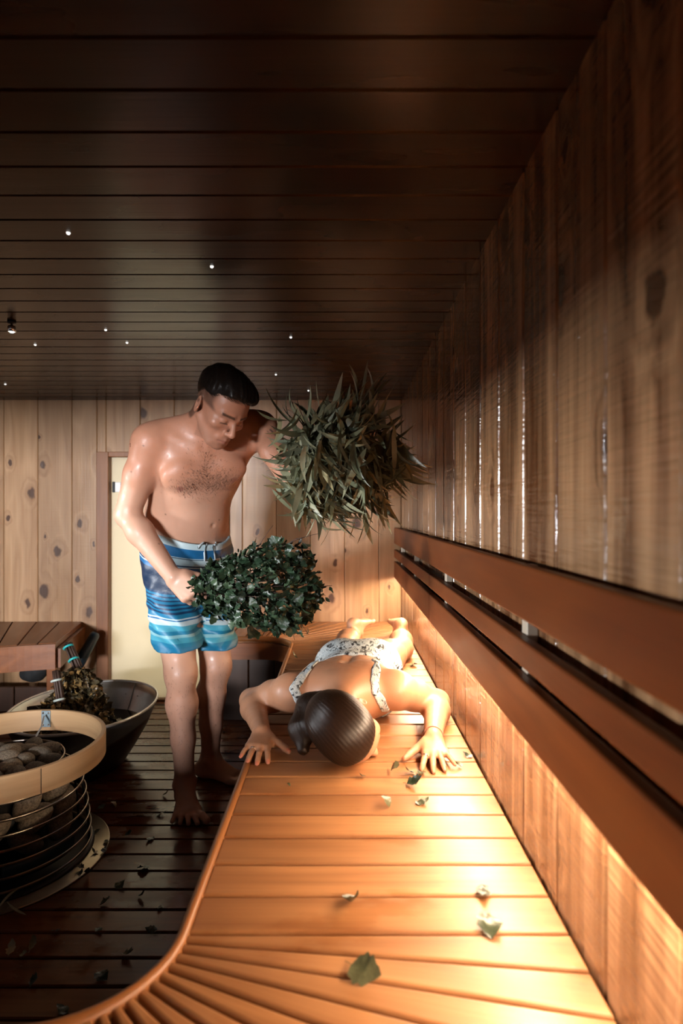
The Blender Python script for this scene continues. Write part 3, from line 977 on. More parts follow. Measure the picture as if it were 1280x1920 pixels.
# ------------------------------------------------------------------ the man
man = empty('person', (-0.58, 2.36, 0))
tag(man, 'standing man in blue striped swim shorts, head bowed, a leafy whisk in each hand', 'person')
B = Field()
S_R, E_R, W_R = P(281, 829, 2.14), P(239, 965, 2.17), P(325, 1082, 2.09)
S_L, E_L, W_L = P(488, 803, 2.29), P(546, 900, 2.15), P(592, 862, 2.06)
latT = nrm(S_L - S_R)
latP = nrm([0.84, 0.54, 0.0])
spine = [(355, 1072, 2.385, .135, .098), (352, 1038, 2.385, .163, .118), (349, 1000, 2.375, .160, .122), (350, 962, 2.345, .150, .120), (360, 920, 2.295, .148, .114),
         (372, 880, 2.25, .158, .114), (382, 842, 2.225, .150, .100)]
for i in range(len(spine) - 1):
    a, b = spine[i], spine[i + 1]
    lt = nrm(latP * (1 - i / 5) + latT * (i / 5))
    B.econe(P(*a[:3]), P(*b[:3]), a[3:], b[3:], lt, k=0.04)
fwdT = nrm(np.cross(latT, P(382, 842, 2.225) - P(350, 962, 2.345)))
if fwdT[1] > 0: fwdT = -fwdT
upT = nrm(np.cross(fwdT, latT)); upT = upT if upT[2] > 0 else -upT
RT = frame(latT, fwdT, upT)
chestC = P(375, 868, 2.235)
def tw(a, b, c): return chestC + RT @ np.array([a, b, c])
# shoulder girdle
for S, sg in ((S_R, -1), (S_L, 1)):
    B.econe(tw(sg * 0.06, -0.035, 0.075), S + RT @ np.array([-sg * 0.02, 0, 0.005]), (0.05, 0.06), (0.052, 0.056), upT, k=0.05)
    B.ell(S + RT @ np.array([sg * 0.008, 0.004, -0.005]), (0.056, 0.060, 0.066), RT, k=0.035)      # deltoid
    B.ell(tw(sg * 0.078, 0.084, 0.000), (0.076, 0.033, 0.056), RT, k=0.022)                     # pectoral
    B.econe(tw(sg * 0.10, 0.04, 0.01), S + RT @ np.array([-sg * 0.03, 0.0, -0.03]), (0.05, 0.035), (0.045, 0.04), upT, k=0.05)
    B.cone(tw(sg * 0.02, 0.055, 0.098), S + RT @ np.array([-sg * 0.03, 0.012, 0.042]), 0.009, 0.010, 0.022)  # clavicle
    B.cone(tw(sg * 0.035, -0.03, 0.15), S + RT @ np.array([-sg * 0.05, -0.02, 0.03]), 0.035, 0.035, 0.05)    # trapezius
# belly
fwdP = nrm(np.cross(latP, [0, 0, 1.0])); fwdP = fwdP if fwdP[1] < 0 else -fwdP
RP = frame(latP, fwdP, [0, 0, 1])
B.ell(P(362, 972, 2.34) + fwdP * 0.045, (0.105, 0.082, 0.085), RP, k=0.05)
B.ell(P(403, 986, 2.238), (0.008, 0.026, 0.0085), RP, k=0.010, op='sub')                          # navel
# neck and head
HC = P(413, 760, 2.075)
hf = nrm([0.58, -0.47, -0.67]); hl0 = nrm(np.cross([0, 0, 1.0], hf)); hu = nrm(np.cross(hf, hl0)); hu = hu if hu[2] > 0 else -hu
hl = nrm(np.cross(hu, hf)); hl = hl if hl[0] > 0 else -hl
B.cone(tw(0.0, -0.02, 0.10), HC - hu * 0.045 - hf * 0.035, 0.062, 0.058, 0.03)
HH, hw = head(B, HC, hl, hf, hu, 1.06)
# arms
def arm(F_, S, E, W, r, fl=1.0):
    m = S + (E - S) * 0.45
    F_.chain([S, m, E], [r[0], r[1], r[2]], k=0.02, k0=0.03)
    q = E + (W - E) * 0.28
    F_.chain([E, q, W], [r[2] * 0.98, r[3], r[4]], k=0.02)
arm(B, S_R, E_R, W_R, (0.058, 0.056, 0.044, 0.047, 0.030))
B.ell(E_R + np.array([-0.012, 0.02, -0.008]), (0.028, 0.03, 0.034), k=0.02)
arm(B, S_L, E_L, W_L, (0.055, 0.052, 0.042, 0.043, 0.029))
# right hand closed on the birch whisk: back of the hand to the camera
gripR = P(372, 1112, 2.06)
dR = nrm(P(372, 1122, 2.055) - W_R); nR = nrm([0.05, 0.95, -0.12]); sR = nrm([0.66, 0.0, 0.75])
tipsR = hand(B, W_R, dR, nR, sR, 1.13, splay=(0.10, 0.03, -0.04, -0.10), curl=((0.75, 1.15, 0.9), (0.8, 1.2, 0.9), (0.85, 1.2, 0.9), (0.9, 1.2, 0.9)),
             thumb=[(0.02, 0.030, 0.012), (0.050, 0.046, 0.030), (0.076, 0.040, 0.048), (0.092, 0.022, 0.056)])
# left hand closed on the long-leaved whisk
dL = nrm(P(622, 838, 2.03) - W_L); nL = nrm([0.25, -0.2, 0.95]); sL = nrm([0.3, -0.9, -0.1])
hand(B, W_L, dL, nL, sL, 1.04, splay=(0.08, 0.02, -0.04, -0.10), curl=((0.8, 1.15, 0.9),) * 4,
     thumb=[(0.02, 0.030, 0.012), (0.050, 0.046, 0.030), (0.076, 0.040, 0.048), (0.092, 0.022, 0.056)])
# legs
H_R, K_R, A_R = P(318, 1072, 2.34), P(339, 1262, 2.27), P(346, 1462, 2.28)
H_L, K_L, A_L = P(392, 1072, 2.43), P(404, 1250, 2.40), P(393, 1420, 2.51)
def leg(F_, H, K, A, fw, s=1.0):
    F_.chain([H, H + (K - H) * 0.5, K], [0.092 * s, 0.078 * s, 0.058 * s], k=0.03, k0=0.05)
    F_.ell(K + fw * 0.016 + np.array([0, 0, 0.006]), (0.046 * s, 0.046 * s, 0.052 * s), k=0.03)      # knee cap
    c = K + (A - K) * 0.30 - fw * 0.018
    F_.chain([K, c, K + (A - K) * 0.62 - fw * 0.008, A], [0.052 * s, 0.056 * s, 0.042 * s, 0.034 * s], k=0.03)
    F_.cone(K + fw * 0.022 + (A - K) * 0.1, A + fw * 0.012, 0.026 * s, 0.022 * s, 0.03)             # shin
fwR = nrm([0.28, -0.96, 0]); fwL = nrm([0.80, -0.60, 0])
leg(B, H_R, K_R, A_R, fwR)
leg(B, H_L, K_L, A_L, fwL)
A_R[2] = 0.088 * 1.02 + 0.001; A_L[2] = 0.088 * 1.02 + 0.001
tfR, _, _ = foot(B, A_R, nrm([0.36, -0.93, 0]), np.array([0, 0, 1.0]), np.array([0.93, 0.36, 0]), 1.02, 0.03)
tfL, _, _ = foot(B, A_L, nrm([0.93, -0.36, 0]), np.array([0, 0, 1.0]), np.array([-0.36, -0.93, 0]), 1.02, 0.02)

lo, hi = B.bounds()
me, V = sdf_mesh('man_body', lambda q, c, r: B.eval(q, c, r), lo, hi, 0.0036)
# ---- colours of the skin
base = np.array([0.52, 0.30, 0.205])
C = np.tile(base, (len(V), 1))
C *= (1 + 0.05 * wob(V, 22, 3))[:, None]
def blend(C, m, c): return C * (1 - m[:, None]) + np.asarray(c) * m[:, None]
def sstep(a, b, x): t = np.clip((x - a) / (b - a), 0, 1); return t * t * (3 - 2 * t)
# redder chest, shoulders, face, knees and feet
tl_ = (V - chestC) @ RT
C = blend(C, 0.75 * sstep(-0.10, 0.05, tl_[:, 2]) * (V[:, 2] > 1.1), (0.45, 0.20, 0.118))
hlc = (V - HC) @ HH
C = blend(C, 0.3 * ((np.abs(hlc) < 0.16).all(1)), (0.48, 0.23, 0.15))
C = blend(C, 0.4 * sstep(0.62, 0.35, V[:, 2]), (0.47, 0.235, 0.165))
for t, r in tipsR:
    d_ = np.min([np.linalg.norm(V - p, axis=1) for p in t[:2]], axis=0)
    C = blend(C, 0.45 * sstep(0.016, 0.004, d_), (0.52, 0.22, 0.18))
# chest: a soft shade under the real hairs that are laid on below
hx, hy, hz = tl_[:, 0], tl_[:, 1], tl_[:, 2]
front = (hy > 0.05)
hair_m = np.exp(-((np.abs(hx) - 0.055) / 0.055) ** 2 - ((hz + 0.022) / 0.034) ** 2) + 0.8 * np.exp(-((hx) / 0.045) ** 2 - ((hz - 0.02) / 0.06) ** 2)
hair_m = np.clip(hair_m, 0, 1) * front
C = blend(C, 0.22 * hair_m, (0.16, 0.07, 0.04))
for sg in (-1, 1):
    d_ = np.hypot(hx - sg * 0.098, hz + 0.03); C = blend(C, 0.7 * sstep(0.016, 0.009, d_) * front, (0.30, 0.11, 0.08))
# mouth, stubble, brows, lids
sc = 1.06
L3 = hlc / sc
near = (np.abs(L3) < 0.15).all(1)
lip = np.exp(-(L3[:, 0] / 0.02) ** 2 - ((L3[:, 2] + 0.078) / 0.0085) ** 2) * (L3[:, 1] > 0.08) * near
C = blend(C, 0.75 * np.clip(lip, 0, 1), (0.40, 0.13, 0.10))
stb = sstep(-0.055, -0.085, L3[:, 2]) * (L3[:, 1] > -0.01) * near * (L3[:, 2] > -0.13)
C = blend(C, 0.35 * stb, (0.20, 0.115, 0.08))
for sg in (-1, 1):
    x = sg * L3[:, 0]
    bl = 0.0165 + 0.05 * (x - 0.030) - 1.5 * (x - 0.03) ** 2
    m_ = sstep(0.0060, 0.0025, np.abs(L3[:, 2] - bl)) * (x > 0.010) * (x < 0.052) * (L3[:, 1] > 0.06) * near
    C = blend(C, 0.9 * m_, (0.03, 0.014, 0.008))
    m_ = sstep(0.003, 0.001, np.abs(L3[:, 2] + 0.0145 + 3.0 * (x - 0.031) ** 2)) * (np.abs(x - 0.031) < 0.014) * (L3[:, 1] > 0.075) * near
    C = blend(C, 0.85 * m_, (0.03, 0.014, 0.01))
# leg and forearm hair, moles, the small dark tattoo on the upper arm
lh = sstep(0.62, 0.5, V[:, 2]) * sstep(0.06, 0.16, V[:, 2])
C *= (1 - 0.10 * lh)[:, None]
for (px, py) in ((243, 883), (268, 839), (300, 1018), (320, 1250), (414, 975), (309, 968)):
    o_ = V[:, 1] > 0
    sx = 640 + V[:, 0] * F / V[:, 1]; sy = 960 - (V[:, 2] - CH) * F / V[:, 1]
    nearest = np.argsort((sx - px) ** 2 + (sy - py) ** 2)[:60]
    c0 = V[nearest[np.argmin(V[nearest, 1])]]
    C = blend(C, 0.85 * sstep(0.0046, 0.0015, np.linalg.norm(V - c0, axis=1)), (0.06, 0.025, 0.018))
ua = nrm(E_L - S_L)
for (t, off, r_) in ((0.05, 0.028, 0.011), (0.075, 0.036, 0.009), (0.10, 0.030, 0.010)):
    c0 = S_L + ua * t + nrm([0.5, -0.8, 0.25]) * (0.05 + 0.01 * 0)
    d_ = np.linalg.norm((V - c0) * np.array([1, 1, 1.7]), axis=1)
    C = blend(C, 0.8 * sstep(r_ * 2.0, r_ * 1.5, d_) * (0.5 + 0.5 * np.sign(np.sin(V @ np.array([300., 50, 260])))), (0.07, 0.05, 0.05))
# cropped hair of the temples and nape
shv = sstep(0.000, 0.014, L3[:, 2] + 0.10 * sstep(0.0, -0.05, L3[:, 1])) * sstep(0.052, 0.030, L3[:, 1] - 0.02 * sstep(.03, .0, L3[:, 2])) * near * (np.abs(L3[:, 0]) < 0.0795)
C = blend(C, 0.72 * shv, (0.05, 0.026, 0.018))
set_color(me, C)
under(link('body', me, M['skin']), man)
def field_normal(Fd, q, e=0.002):
    g = np.stack([Fd.eval(q + np.eye(3)[i] * e) - Fd.eval(q - np.eye(3)[i] * e) for i in range(3)], 1)
    return g / (np.linalg.norm(g, axis=1)[:, None] + 1e-9)
def strands(name, idx, flow, ln, wd, lift, mat, seed):
    r = np.random.default_rng(seed)
    p = V[idx] + r.normal(size=(len(idx), 3)) * 0.0012
    n = field_normal(B, p)
    f = flow + r.normal(size=flow.shape) * 0.45
    f = f - (f * n).sum(1)[:, None] * n; f /= np.linalg.norm(f, axis=1)[:, None]
    s_ = np.cross(f, n)
    L_ = ln * r.uniform(0.6, 1.3, len(idx))[:, None]
    a = p - n * 0.0008; b_ = p + f * L_ * 0.5 + n * lift; c = p + f * L_ + n * lift * 0.6
    Vv = np.stack([a - s_ * wd, a + s_ * wd, b_ + s_ * wd * .8, b_ - s_ * wd * .8, c], 1).reshape(-1, 3)
    Fs = []
    for i in range(len(idx)):
        k = i * 5; Fs += [(k, k + 1, k + 2, k + 3), (k + 3, k + 2, k + 4)]
    o = under(link(name, mesh_from(name, Vv, Fs, True), mat), man); o['kind'] = 'stuff'
hair_dark = plain('body_hair', (0.045, 0.02, 0.011), 0.5)
rn = np.random.default_rng(4)
pick = np.where(rn.random(len(V)) < hair_m * 0.5)[0]
fl_ = np.outer(-np.sign(hx[pick]) * 0.5, RT[:, 0]) - RT[:, 2][None, :] * 0.9
strands('chest_hair', pick, fl_, 0.011, 0.0003, 0.0018, hair_dark, 1)
lm = sstep(0.56, 0.48, V[:, 2]) * sstep(0.10, 0.18, V[:, 2])
pick = np.where(rn.random(len(V)) < lm * 0.035)[0]
strands('leg_hair', pick, np.tile(np.array([0.0, 0.0, -1.0]), (len(pick), 1)), 0.010, 0.0003, 0.0015, hair_dark, 2)

# ---- the man's hair: short sides, longer swept top
Hr = Field()
def hell(c, r, k=0.02, op='add'): Hr.ell(hw(*c), np.array(r) * sc, HH, k, op)
hell((0, -0.016, 0.046), (0.0785, 0.101, 0.085), 0.01)
hell((0.004, 0.035, 0.092), (0.060, 0.052, 0.036), 0.03)
hell((0.030, 0.062, 0.082), (0.038, 0.034, 0.026), 0.02)
hell((-0.012, 0.066, 0.078), (0.040, 0.030, 0.022), 0.02)
def hair_fn(q, c, r):
    d = Hr.eval(q, c, r)
    l = ((q - HC) @ HH) / sc
    # hairline: above the forehead, ears and nape
    line = np.where(l[:, 1] > 0.0, 0.040 + 0.036 * sstep(0.02, 0.075, l[:, 1]) - 0.012 * sstep(0.0, 0.04, l[:, 0]), 0.040 - 0.060 * sstep(-0.01, -0.07, l[:, 1]))
    d = smax(d, (line - l[:, 2]) * 0.8, 0.006)
    fl = l[:, 0] * 1.0 + 0.35 * l[:, 1]
    st = np.sin(fl * 420 + 3 * np.sin(l[:, 1] * 40) + 14 * l[:, 2]) * 0.0009 + np.sin(fl * 110 + 35 * l[:, 1] + 2 * np.sin(l[:, 2] * 60)) * 0.0014
    return d + st * sstep(0.02, 0.07, l[:, 2])
lo, hi = Hr.bounds()
me, V = sdf_mesh('man_hair', hair_fn, lo, hi, 0.0030)
l = ((V - HC) @ HH) / sc
set_float(me, 'strand', (l[:, 0] * 1.0 + 0.35 * l[:, 1] + 0.02 * np.sin(l[:, 1] * 40)) * 260)
M['hair_black'] = hair_mat('hair_black', (0.006, 0.0045, 0.004), (0.022, 0.014, 0.010), rough=0.32)
hair_o = under(link('hair', me, M['hair_black']), man)
# loose strands lying over the top
r = np.random.default_rng(9)
cand = np.where(l[:, 2] > 0.045)[0]
pick = r.choice(cand, 1500, replace=False)
p_ = V[pick]; lp = l[pick]
n_ = field_normal(Hr, p_)
fl_l = np.stack([0.75 + 0.2 * lp[:, 1] * 10, 0.55 + 0 * lp[:, 0], -0.2 + 0 * lp[:, 0]], 1) + r.normal(size=(len(pick), 3)) * 0.18
f_w = fl_l @ HH.T
f_w = f_w - (f_w * n_).sum(1)[:, None] * n_; f_w /= np.linalg.norm(f_w, axis=1)[:, None]
Vs_, Fs_ = [], []
cur = p_ + n_ * 0.0008
wdt = 0.00055
segs_ = [cur]
for k in range(4):
    cur = cur + f_w * 0.0085
    nn = field_normal(Hr, cur)
    dist = Hr.eval(cur)
    cur = cur - nn * np.clip(dist - 0.0012, -0.004, 0.004)[:, None] * 0.8
    f_w = f_w - (f_w * nn).sum(1)[:, None] * nn; f_w /= np.linalg.norm(f_w, axis=1)[:, None]
    segs_.append(cur)
side_ = np.cross(f_w, n_); side_ /= np.linalg.norm(side_, axis=1)[:, None]
for i in range(len(pick)):
    k0_ = len(Vs_)
    for k, sg in enumerate(segs_):
        w_ = wdt * (1 - 0.2 * k)
        Vs_ += [sg[i] - side_[i] * w_, sg[i] + side_[i] * w_]
    for k in range(4):
        a_ = k0_ + 2 * k; Fs_.append((a_, a_ + 1, a_ + 3, a_ + 2))
sme = mesh_from('loose_strands', Vs_, Fs_, True)
set_float(sme, 'strand', np.repeat(r.random(len(pick)) * 50, 10))
so = under(link('loose_strands', sme, M['hair_black']), man); so['kind'] = 'stuff'

# ---- swim shorts
Sh = Field()
def slat(p): return p
wa = P(349, 990, 2.37)
Sh.econe(P(349, 985, 2.365), P(352, 1040, 2.385), (.168, .132), (.176, .136), latP, k=0.03)
Sh.econe(P(352, 1040, 2.385), P(355, 1085, 2.385), (.176, .136), (.150, .120), latP, k=0.03)
Sh.ell(P(365, 1010, 2.34) + fwdP * 0.03, (0.12, 0.085, 0.085), RP, k=0.04)
for H, K, fw in ((H_R, K_R, fwR), (H_L, K_L, fwL)):
    d_ = K - H
    la = nrm(np.cross(fw, [0, 0, 1.0]))
    Sh.econe(H - np.array([0, 0, 0.01]), H + d_ * 0.5, (0.100, 0.104), (0.090, 0.096), la, k=0.03)
    Sh.econe(H + d_ * 0.5, H + d_ * 1.02, (0.090, 0.096), (0.083, 0.092), la, k=0.02)
wn = nrm(np.array([0.0, 0.0, 1.0]) * 1.0 + fwdP * 0.40 + latP * 0.06)      # waist plane rises at the back
wp = P(349, 988, 2.37)
hemR = (K_R + np.array([0, 0, 0.098]), nrm(np.array([0.06, 0.1, -1.0]))); hemL = (K_L + np.array([0, 0, 0.084]), nrm(np.array([0.0, 0.05, -1.0])))
mid = (K_R + K_L) / 2; midn = nrm((K_L - K_R) * np.array([1, 1, 0]))
def shorts_fn(q, c, r):
    d = Sh.eval(q, c, r)
    wv = 0.0055 * sstep(0.85, 0.72, q[:, 2]) * np.sin(q[:, 2] * 48 + q[:, 0] * 34 - q[:, 1] * 30 + 2 * np.sin(q[:, 2] * 17 + q[:, 0] * 9)) + 0.003 * np.sin(q[:, 2] * 62 + 5 * np.sin(q[:, 0] * 21) + 8 * q[:, 1]) * sstep(0.95, 0.8, q[:, 2]) + 0.004 * wob(q, 38, 5) + 0.0024 * wob(q, 85, 9)
    d = d + wv
    d = np.maximum(d, -(d + 0.009))
    d = np.maximum(d, (q - wp) @ wn)
    left = ((q - mid) @ midn) > 0
    hem = np.where(left, (q - hemL[0]) @ hemL[1], (q - hemR[0]) @ hemR[1])
    return np.maximum(d, hem)
lo, hi = Sh.bounds()
me, V = sdf_mesh('swim_shorts', shorts_fn, lo, hi, 0.0036)
left = ((V - mid) @ midn) > 0
s_top = -((V - wp) @ wn)
s_hem = V[:, 2] - np.where(left, hemL[0][2], hemR[0][2])
f_ = V[:, 2]
s_ = s_top / (s_top + s_hem + 1e-6)
s_ = s_ + 0.004 * wob(V, 30, 4)
set_float(me, 'stripe', s_)
def stripes_mat():
    m, nt, b = nmat('striped_fabric')
    N, L = nt.nodes, nt.links
    at = N.new('ShaderNodeAttribute'); at.attribute_name = 'stripe'
    cr = N.new('ShaderNodeValToRGB'); cr.color_ramp.interpolation = 'CONSTANT'
    WH = (0.40, 0.53, 0.57); BL = (0.006, 0.10, 0.25); NV = (0.004, 0.018, 0.05); TL = (0.010, 0.165, 0.29); LB = (0.05, 0.29, 0.40); PL = (0.20, 0.42, 0.48); DB = (0.003, 0.03, 0.085); MB = (0.006, 0.14, 0.27)
    seq = [(0.0, WH), (0.055, BL), (0.145, WH), (0.155, DB), (0.163, WH), (0.225, DB), (0.235, WH), (0.25, BL), (0.285, NV), (0.47, DB)]
    y = 0.49
    for i in range(5):
        seq += [(y, MB), (y + 0.018, DB)]; y += 0.032
    seq += [(0.655, MB), (0.69, WH), (0.70, BL), (0.712, WH), (0.755, LB), (0.81, TL), (0.845, PL), (0.875, LB), (0.92, TL), (0.955, MB)]
    seq = seq[:32]
    el = cr.color_ramp.elements
    el[0].position = 0.0; el[0].color = (*seq[0][1], 1)
    el[1].position = seq[1][0]; el[1].color = (*seq[1][1], 1)
    for p_, c_ in seq[2:]:
        e = el.new(p_); e.color = (*c_, 1)
    L.new(at.outputs['Fac'], cr.inputs['Fac'])
    L.new(cr.outputs['Color'], b.inputs['Base Color'])
    b.inputs['Roughness'].default_value = 0.45
    tc = N.new('ShaderNodeTexCoord'); no = N.new('ShaderNodeTexNoise'); no.inputs['Scale'].default_value = 45; no.inputs['Detail'].default_value = 4
    L.new(tc.outputs['Object'], no.inputs['Vector'])
    bp = N.new('ShaderNodeBump'); bp.inputs['Strength'].default_value = 0.25; bp.inputs['Distance'].default_value = 0.006
    L.new(no.outputs['Fac'], bp.inputs['Height']); L.new(bp.outputs['Normal'], b.inputs['Normal'])
    return m
shorts = under(link('swim_shorts', me, stripes_mat()), man)
shorts['label'] = 'blue, white and navy striped swim shorts'
# drawstring bow
cordm = plain('cord_white', (0.55, 0.66, 0.70), 0.6)
sx = 640 + V[:, 0] * F / V[:, 1]; sy = 960 - (V[:, 2] - CH) * F / V[:, 1]
def on_shorts(px, py, lift=0.004):
    i = np.argsort((sx - px) ** 2 + (sy - py) ** 2)[:40]
    j = i[np.argmin(V[i, 1])]
    return P(px, py, V[j, 1] - lift)
def cord(pix):
    pts = [on_shorts(x_, y_) for x_, y_ in pix]
    o = under(link('drawstring', tube_mesh('drawstring', pts, 0.0032, 8), cordm), man)
    return o
cord([(392, 1010), (386, 1022), (383, 1036), (384, 1052)])
cord([(396, 1010), (399, 1024), (402, 1040), (404, 1054)])
cord([(393, 1010), (384, 1013), (376, 1021), (371, 1028), (372, 1024), (380, 1018), (391, 1012)])
cord([(395, 1010), (401, 1012), (405, 1018), (403, 1022), (398, 1016), (394, 1011)])
# ------------------------------------------------------------------ the woman
woman = empty('person', (0.05, 2.1, ZB))
tag(woman, 'woman lying face down on the bench in a patterned swimsuit, dark hair tied back', 'person')
G = Field()
wS_R, wE_R, wW_R = np.array([-0.149, 1.80, 0.578]), np.array([-0.292, 1.92, 0.515]), np.array([-0.222, 1.655, 0.510])
wS_L, wE_L, wW_L = np.array([0.163, 1.80, 0.585]), np.array([0.306, 1.89, 0.520]), np.array([0.249, 1.612, 0.510])
sp = [(0.012, 1.775, .574, .085, .075), (0.016, 1.84, .567, .140, .088), (0.030, 1.96, .561, .130, .082), (0.045, 2.07, .553, .118, .076), (0.062, 2.18, .557, .142, .080), (0.066, 2.27, .553, .146, .074)]
Tt = Field()
for FF in (G, Tt):
    for i in range(len(sp) - 1):
        a, b = sp[i], sp[i + 1]
        FF.econe(a[:3], b[:3], a[3:], b[3:], (1, 0, 0), k=0.03)
    for sg in (-1, 1):
        FF.ell((0.064 + sg * 0.062, 2.245, 0.568), (0.078, 0.098, 0.068), k=0.035)
        FF.ell((0.016 + sg * 0.085, 1.895, 0.522), (0.07, 0.065, 0.045), k=0.03)
for S, sg in ((wS_R, -1), (wS_L, 1)):
    G.econe((0.012 + sg * 0.05, 1.79, 0.590), S, (0.05, 0.048), (0.044, 0.046), (0, 1, 0), k=0.04)
    G.ell((0.014 + sg * 0.085, 1.86, 0.612), (0.05, 0.068, 0.032), k=0.035)               # shoulder blade
    G.ell(S + np.array([sg * 0.008, 0, 0.0]), (0.05, 0.052, 0.05), k=0.03)
G.cone((0.014, 1.85, 0.662), (0.05, 2.12, 0.640), 0.006, 0.006, k=0.03, op='sub')         # spine furrow
wHC = np.array([0.008, 1.555, 0.562])
wf = nrm([0.72, -0.12, -0.68]); wu = nrm([0.02, -0.97, 0.10]); wu = nrm(wu - (wu @ wf) * wf); wl = nrm(np.cross(wu, wf))
if wl[2] < 0: wl = -wl
G.cone((0.012, 1.775, 0.588), wHC - wu * 0.05 - wf * 0.02, 0.052, 0.046, 0.03)
WH_, ww = head(G, wHC, wl, wf, wu, 0.96)
arm(G, wS_R, wE_R, wW_R, (0.046, 0.046, 0.035, 0.039, 0.0235))
arm(G, wS_L, wE_L, wW_L, (0.046, 0.046, 0.035, 0.039, 0.0235))
cl = ((0.22, 0.16, 0.05), (0.22, 0.18, 0.05), (0.22, 0.18, 0.05), (0.2, 0.18, 0.05))
cl = tuple((c[0] - 0.16, c[1], c[2]) for c in cl)
tR = hand(G, wW_R + np.array([0, 0, -0.006]), nrm([-0.03, -1, -0.12]), np.array([0, 0, -1.0]), np.array([1.0, 0, 0]), 0.86,
          splay=(0.20, 0.02, -0.13, -0.28), curl=cl, thumb=[(0.02, 0.030, 0.002), (0.045, 0.060, 0.006), (0.066, 0.082, 0.010), (0.084, 0.097, 0.012)])
tL = hand(G, wW_L + np.array([0, 0, -0.006]), nrm([-0.06, -1, -0.12]), np.array([0, 0, -1.0]), np.array([-1.0, 0, 0]), 0.88,
          splay=(0.24, 0.05, -0.13, -0.40), curl=cl, thumb=[(0.02, 0.030, 0.002), (0.045, 0.056, 0.006), (0.072, 0.078, 0.010), (0.090, 0.092, 0.012)])
# legs
wH_R, wK_R, wA_R = np.array([-0.002, 2.28, 0.538]), np.array([0.012, 2.63, 0.524]), np.array([0.068, 2.93, 0.522])
wH_L, wK_L, wA_L = np.array([0.132, 2.28, 0.538]), np.array([0.262, 2.60, 0.526]), np.array([0.290, 2.91, 0.524])
for H, K, A in ((wH_R, wK_R, wA_R), (wH_L, wK_L, wA_L)):
    G.chain([H, H + (K - H) * .5, K], [0.070, 0.064, 0.048], k=0.03, k0=0.04)
    G.chain([K, K + (A - K) * .32 + np.array([0, 0, 0.010]), A], [0.046, 0.049, 0.029], k=0.03)
foot(G, wA_R, nrm([0.42, 0.88, -0.16]), np.array([0, -0.16, -1.0]), np.array([1.0, -0.4, 0]), 0.86, 0.01)
foot(G, wA_L, nrm([-0.05, 0.97, -0.16]), np.array([0, -0.16, -1.0]), np.array([-1.0, 0, 0]), 0.86, 0.01)
G.p.append(Prim(lambda q: q[:, 2] - (ZB + 0.0008), (0, 1.9, 0), 5.0, 0.004, 'sub'))        # rests flat on the boards
bx = [p for p in G.p[:-1] if p.op == 'add']
lo = np.min([p.c - p.r for p in bx], axis=0) - 0.02; hi = np.max([p.c + p.r for p in bx], axis=0) + 0.02
lo[2] = ZB - 0.06
# the elbows hang past the bench edge: keep the flat only over the bench
G.p[-1] = Prim(lambda q: np.maximum(q[:, 2] - (ZB + 0.0008), XE - 0.012 - q[:, 0]), (0, 1.9, 0), 5.0, 0.004, 'sub')
me, V = sdf_mesh('woman_body', lambda q, c, r: G.eval(q, c, r), lo, hi, 0.0036)
C = np.tile(np.array([0.47, 0.238, 0.135]), (len(V), 1)) * (1 + 0.05 * wob(V, 20, 8))[:, None]
for tp in (tR, tL):
    for pts, r in tp:
        t_ = pts[-1]; dv = nrm(pts[-1] - pts[-2])
        nail = t_ + dv * 0.001 + np.array([0, 0, r * 0.7])
        C = blend(C, 0.9 * sstep(0.0085, 0.0055, np.linalg.norm((V - nail), axis=1)), (0.62, 0.20, 0.12))
l3 = ((V - wHC) @ WH_) / 0.96
lip = np.exp(-(l3[:, 0] / 0.02) ** 2 - ((l3[:, 2] + 0.078) / 0.0085) ** 2) * (l3[:, 1] > 0.08) * (np.abs(l3) < .15).all(1)
C = blend(C, 0.7 * np.clip(lip, 0, 1), (0.42, 0.13, 0.10))
set_color(me, C)
under(link('body', me, M['skin']), woman)
wV = V
wsx = 640 + V[:, 0] * F / V[:, 1]; wsy = 960 - (V[:, 2] - CH) * F / V[:, 1]
def on_woman(px, py):
    i = np.argsort((wsx - px) ** 2 + (wsy - py) ** 2)[:50]
    return V[i[np.argmin(V[i, 1] - 0.5 * V[i, 2])]]
# ---- hair pulled back into a loose tail
Wh = Field()
def hell2(c, r, k=0.02): Wh.ell(ww(*c), np.array(r) * 0.96, WH_, k)
hell2((0, -0.016, 0.040), (0.0815, 0.104, 0.092), 0.01)
hell2((0, 0.022, 0.068), (0.066, 0.062, 0.054), 0.03)
knot = wHC - wf * 0.090 * 0.96 - wu * 0.035
tail = [knot, knot + np.array([-0.030, 0.0, -0.018]), knot + np.array([-0.050, -0.035, -0.062]), knot + np.array([-0.045, -0.075, -0.100])]
tail[3][2] = max(tail[3][2], ZB + 0.02)
TailF = Field(); TailF.chain(tail, [0.026, 0.036, 0.034, 0.016], k=0.02)
def whair_fn(q, c, r):
    d = Wh.eval(q, c, r)
    l = ((q - wHC) @ WH_) / 0.96
    line = np.where(l[:, 1] > 0, 0.012 + 0.085 * sstep(0.0, 0.085, l[:, 1]), 0.012 - 0.09 * sstep(0.0, -0.06, l[:, 1]))
    d = smax(d, (line - l[:, 2]) * 0.8, 0.006)
    d = smin(d, TailF.eval(q, c, r), 0.02)
    dk = q - knot
    th = np.arctan2(dk @ wl, dk @ wu)
    d = d + 0.0006 * np.sin(th * 95 + 4 * np.sin(np.linalg.norm(dk, axis=1) * 30))
    return np.maximum(d, ZB + 0.001 - q[:, 2])
lo_, hi_ = Wh.bounds(); l2, h2 = TailF.bounds()
me, Vh = sdf_mesh('woman_hair', whair_fn, np.minimum(lo_, l2), np.maximum(hi_, h2), 0.0030)
dk = Vh - knot
set_float(me, 'strand', np.arctan2(dk @ wl, dk @ wu) * 150 + 2.5 * np.sin(np.linalg.norm(dk, axis=1) * 26))
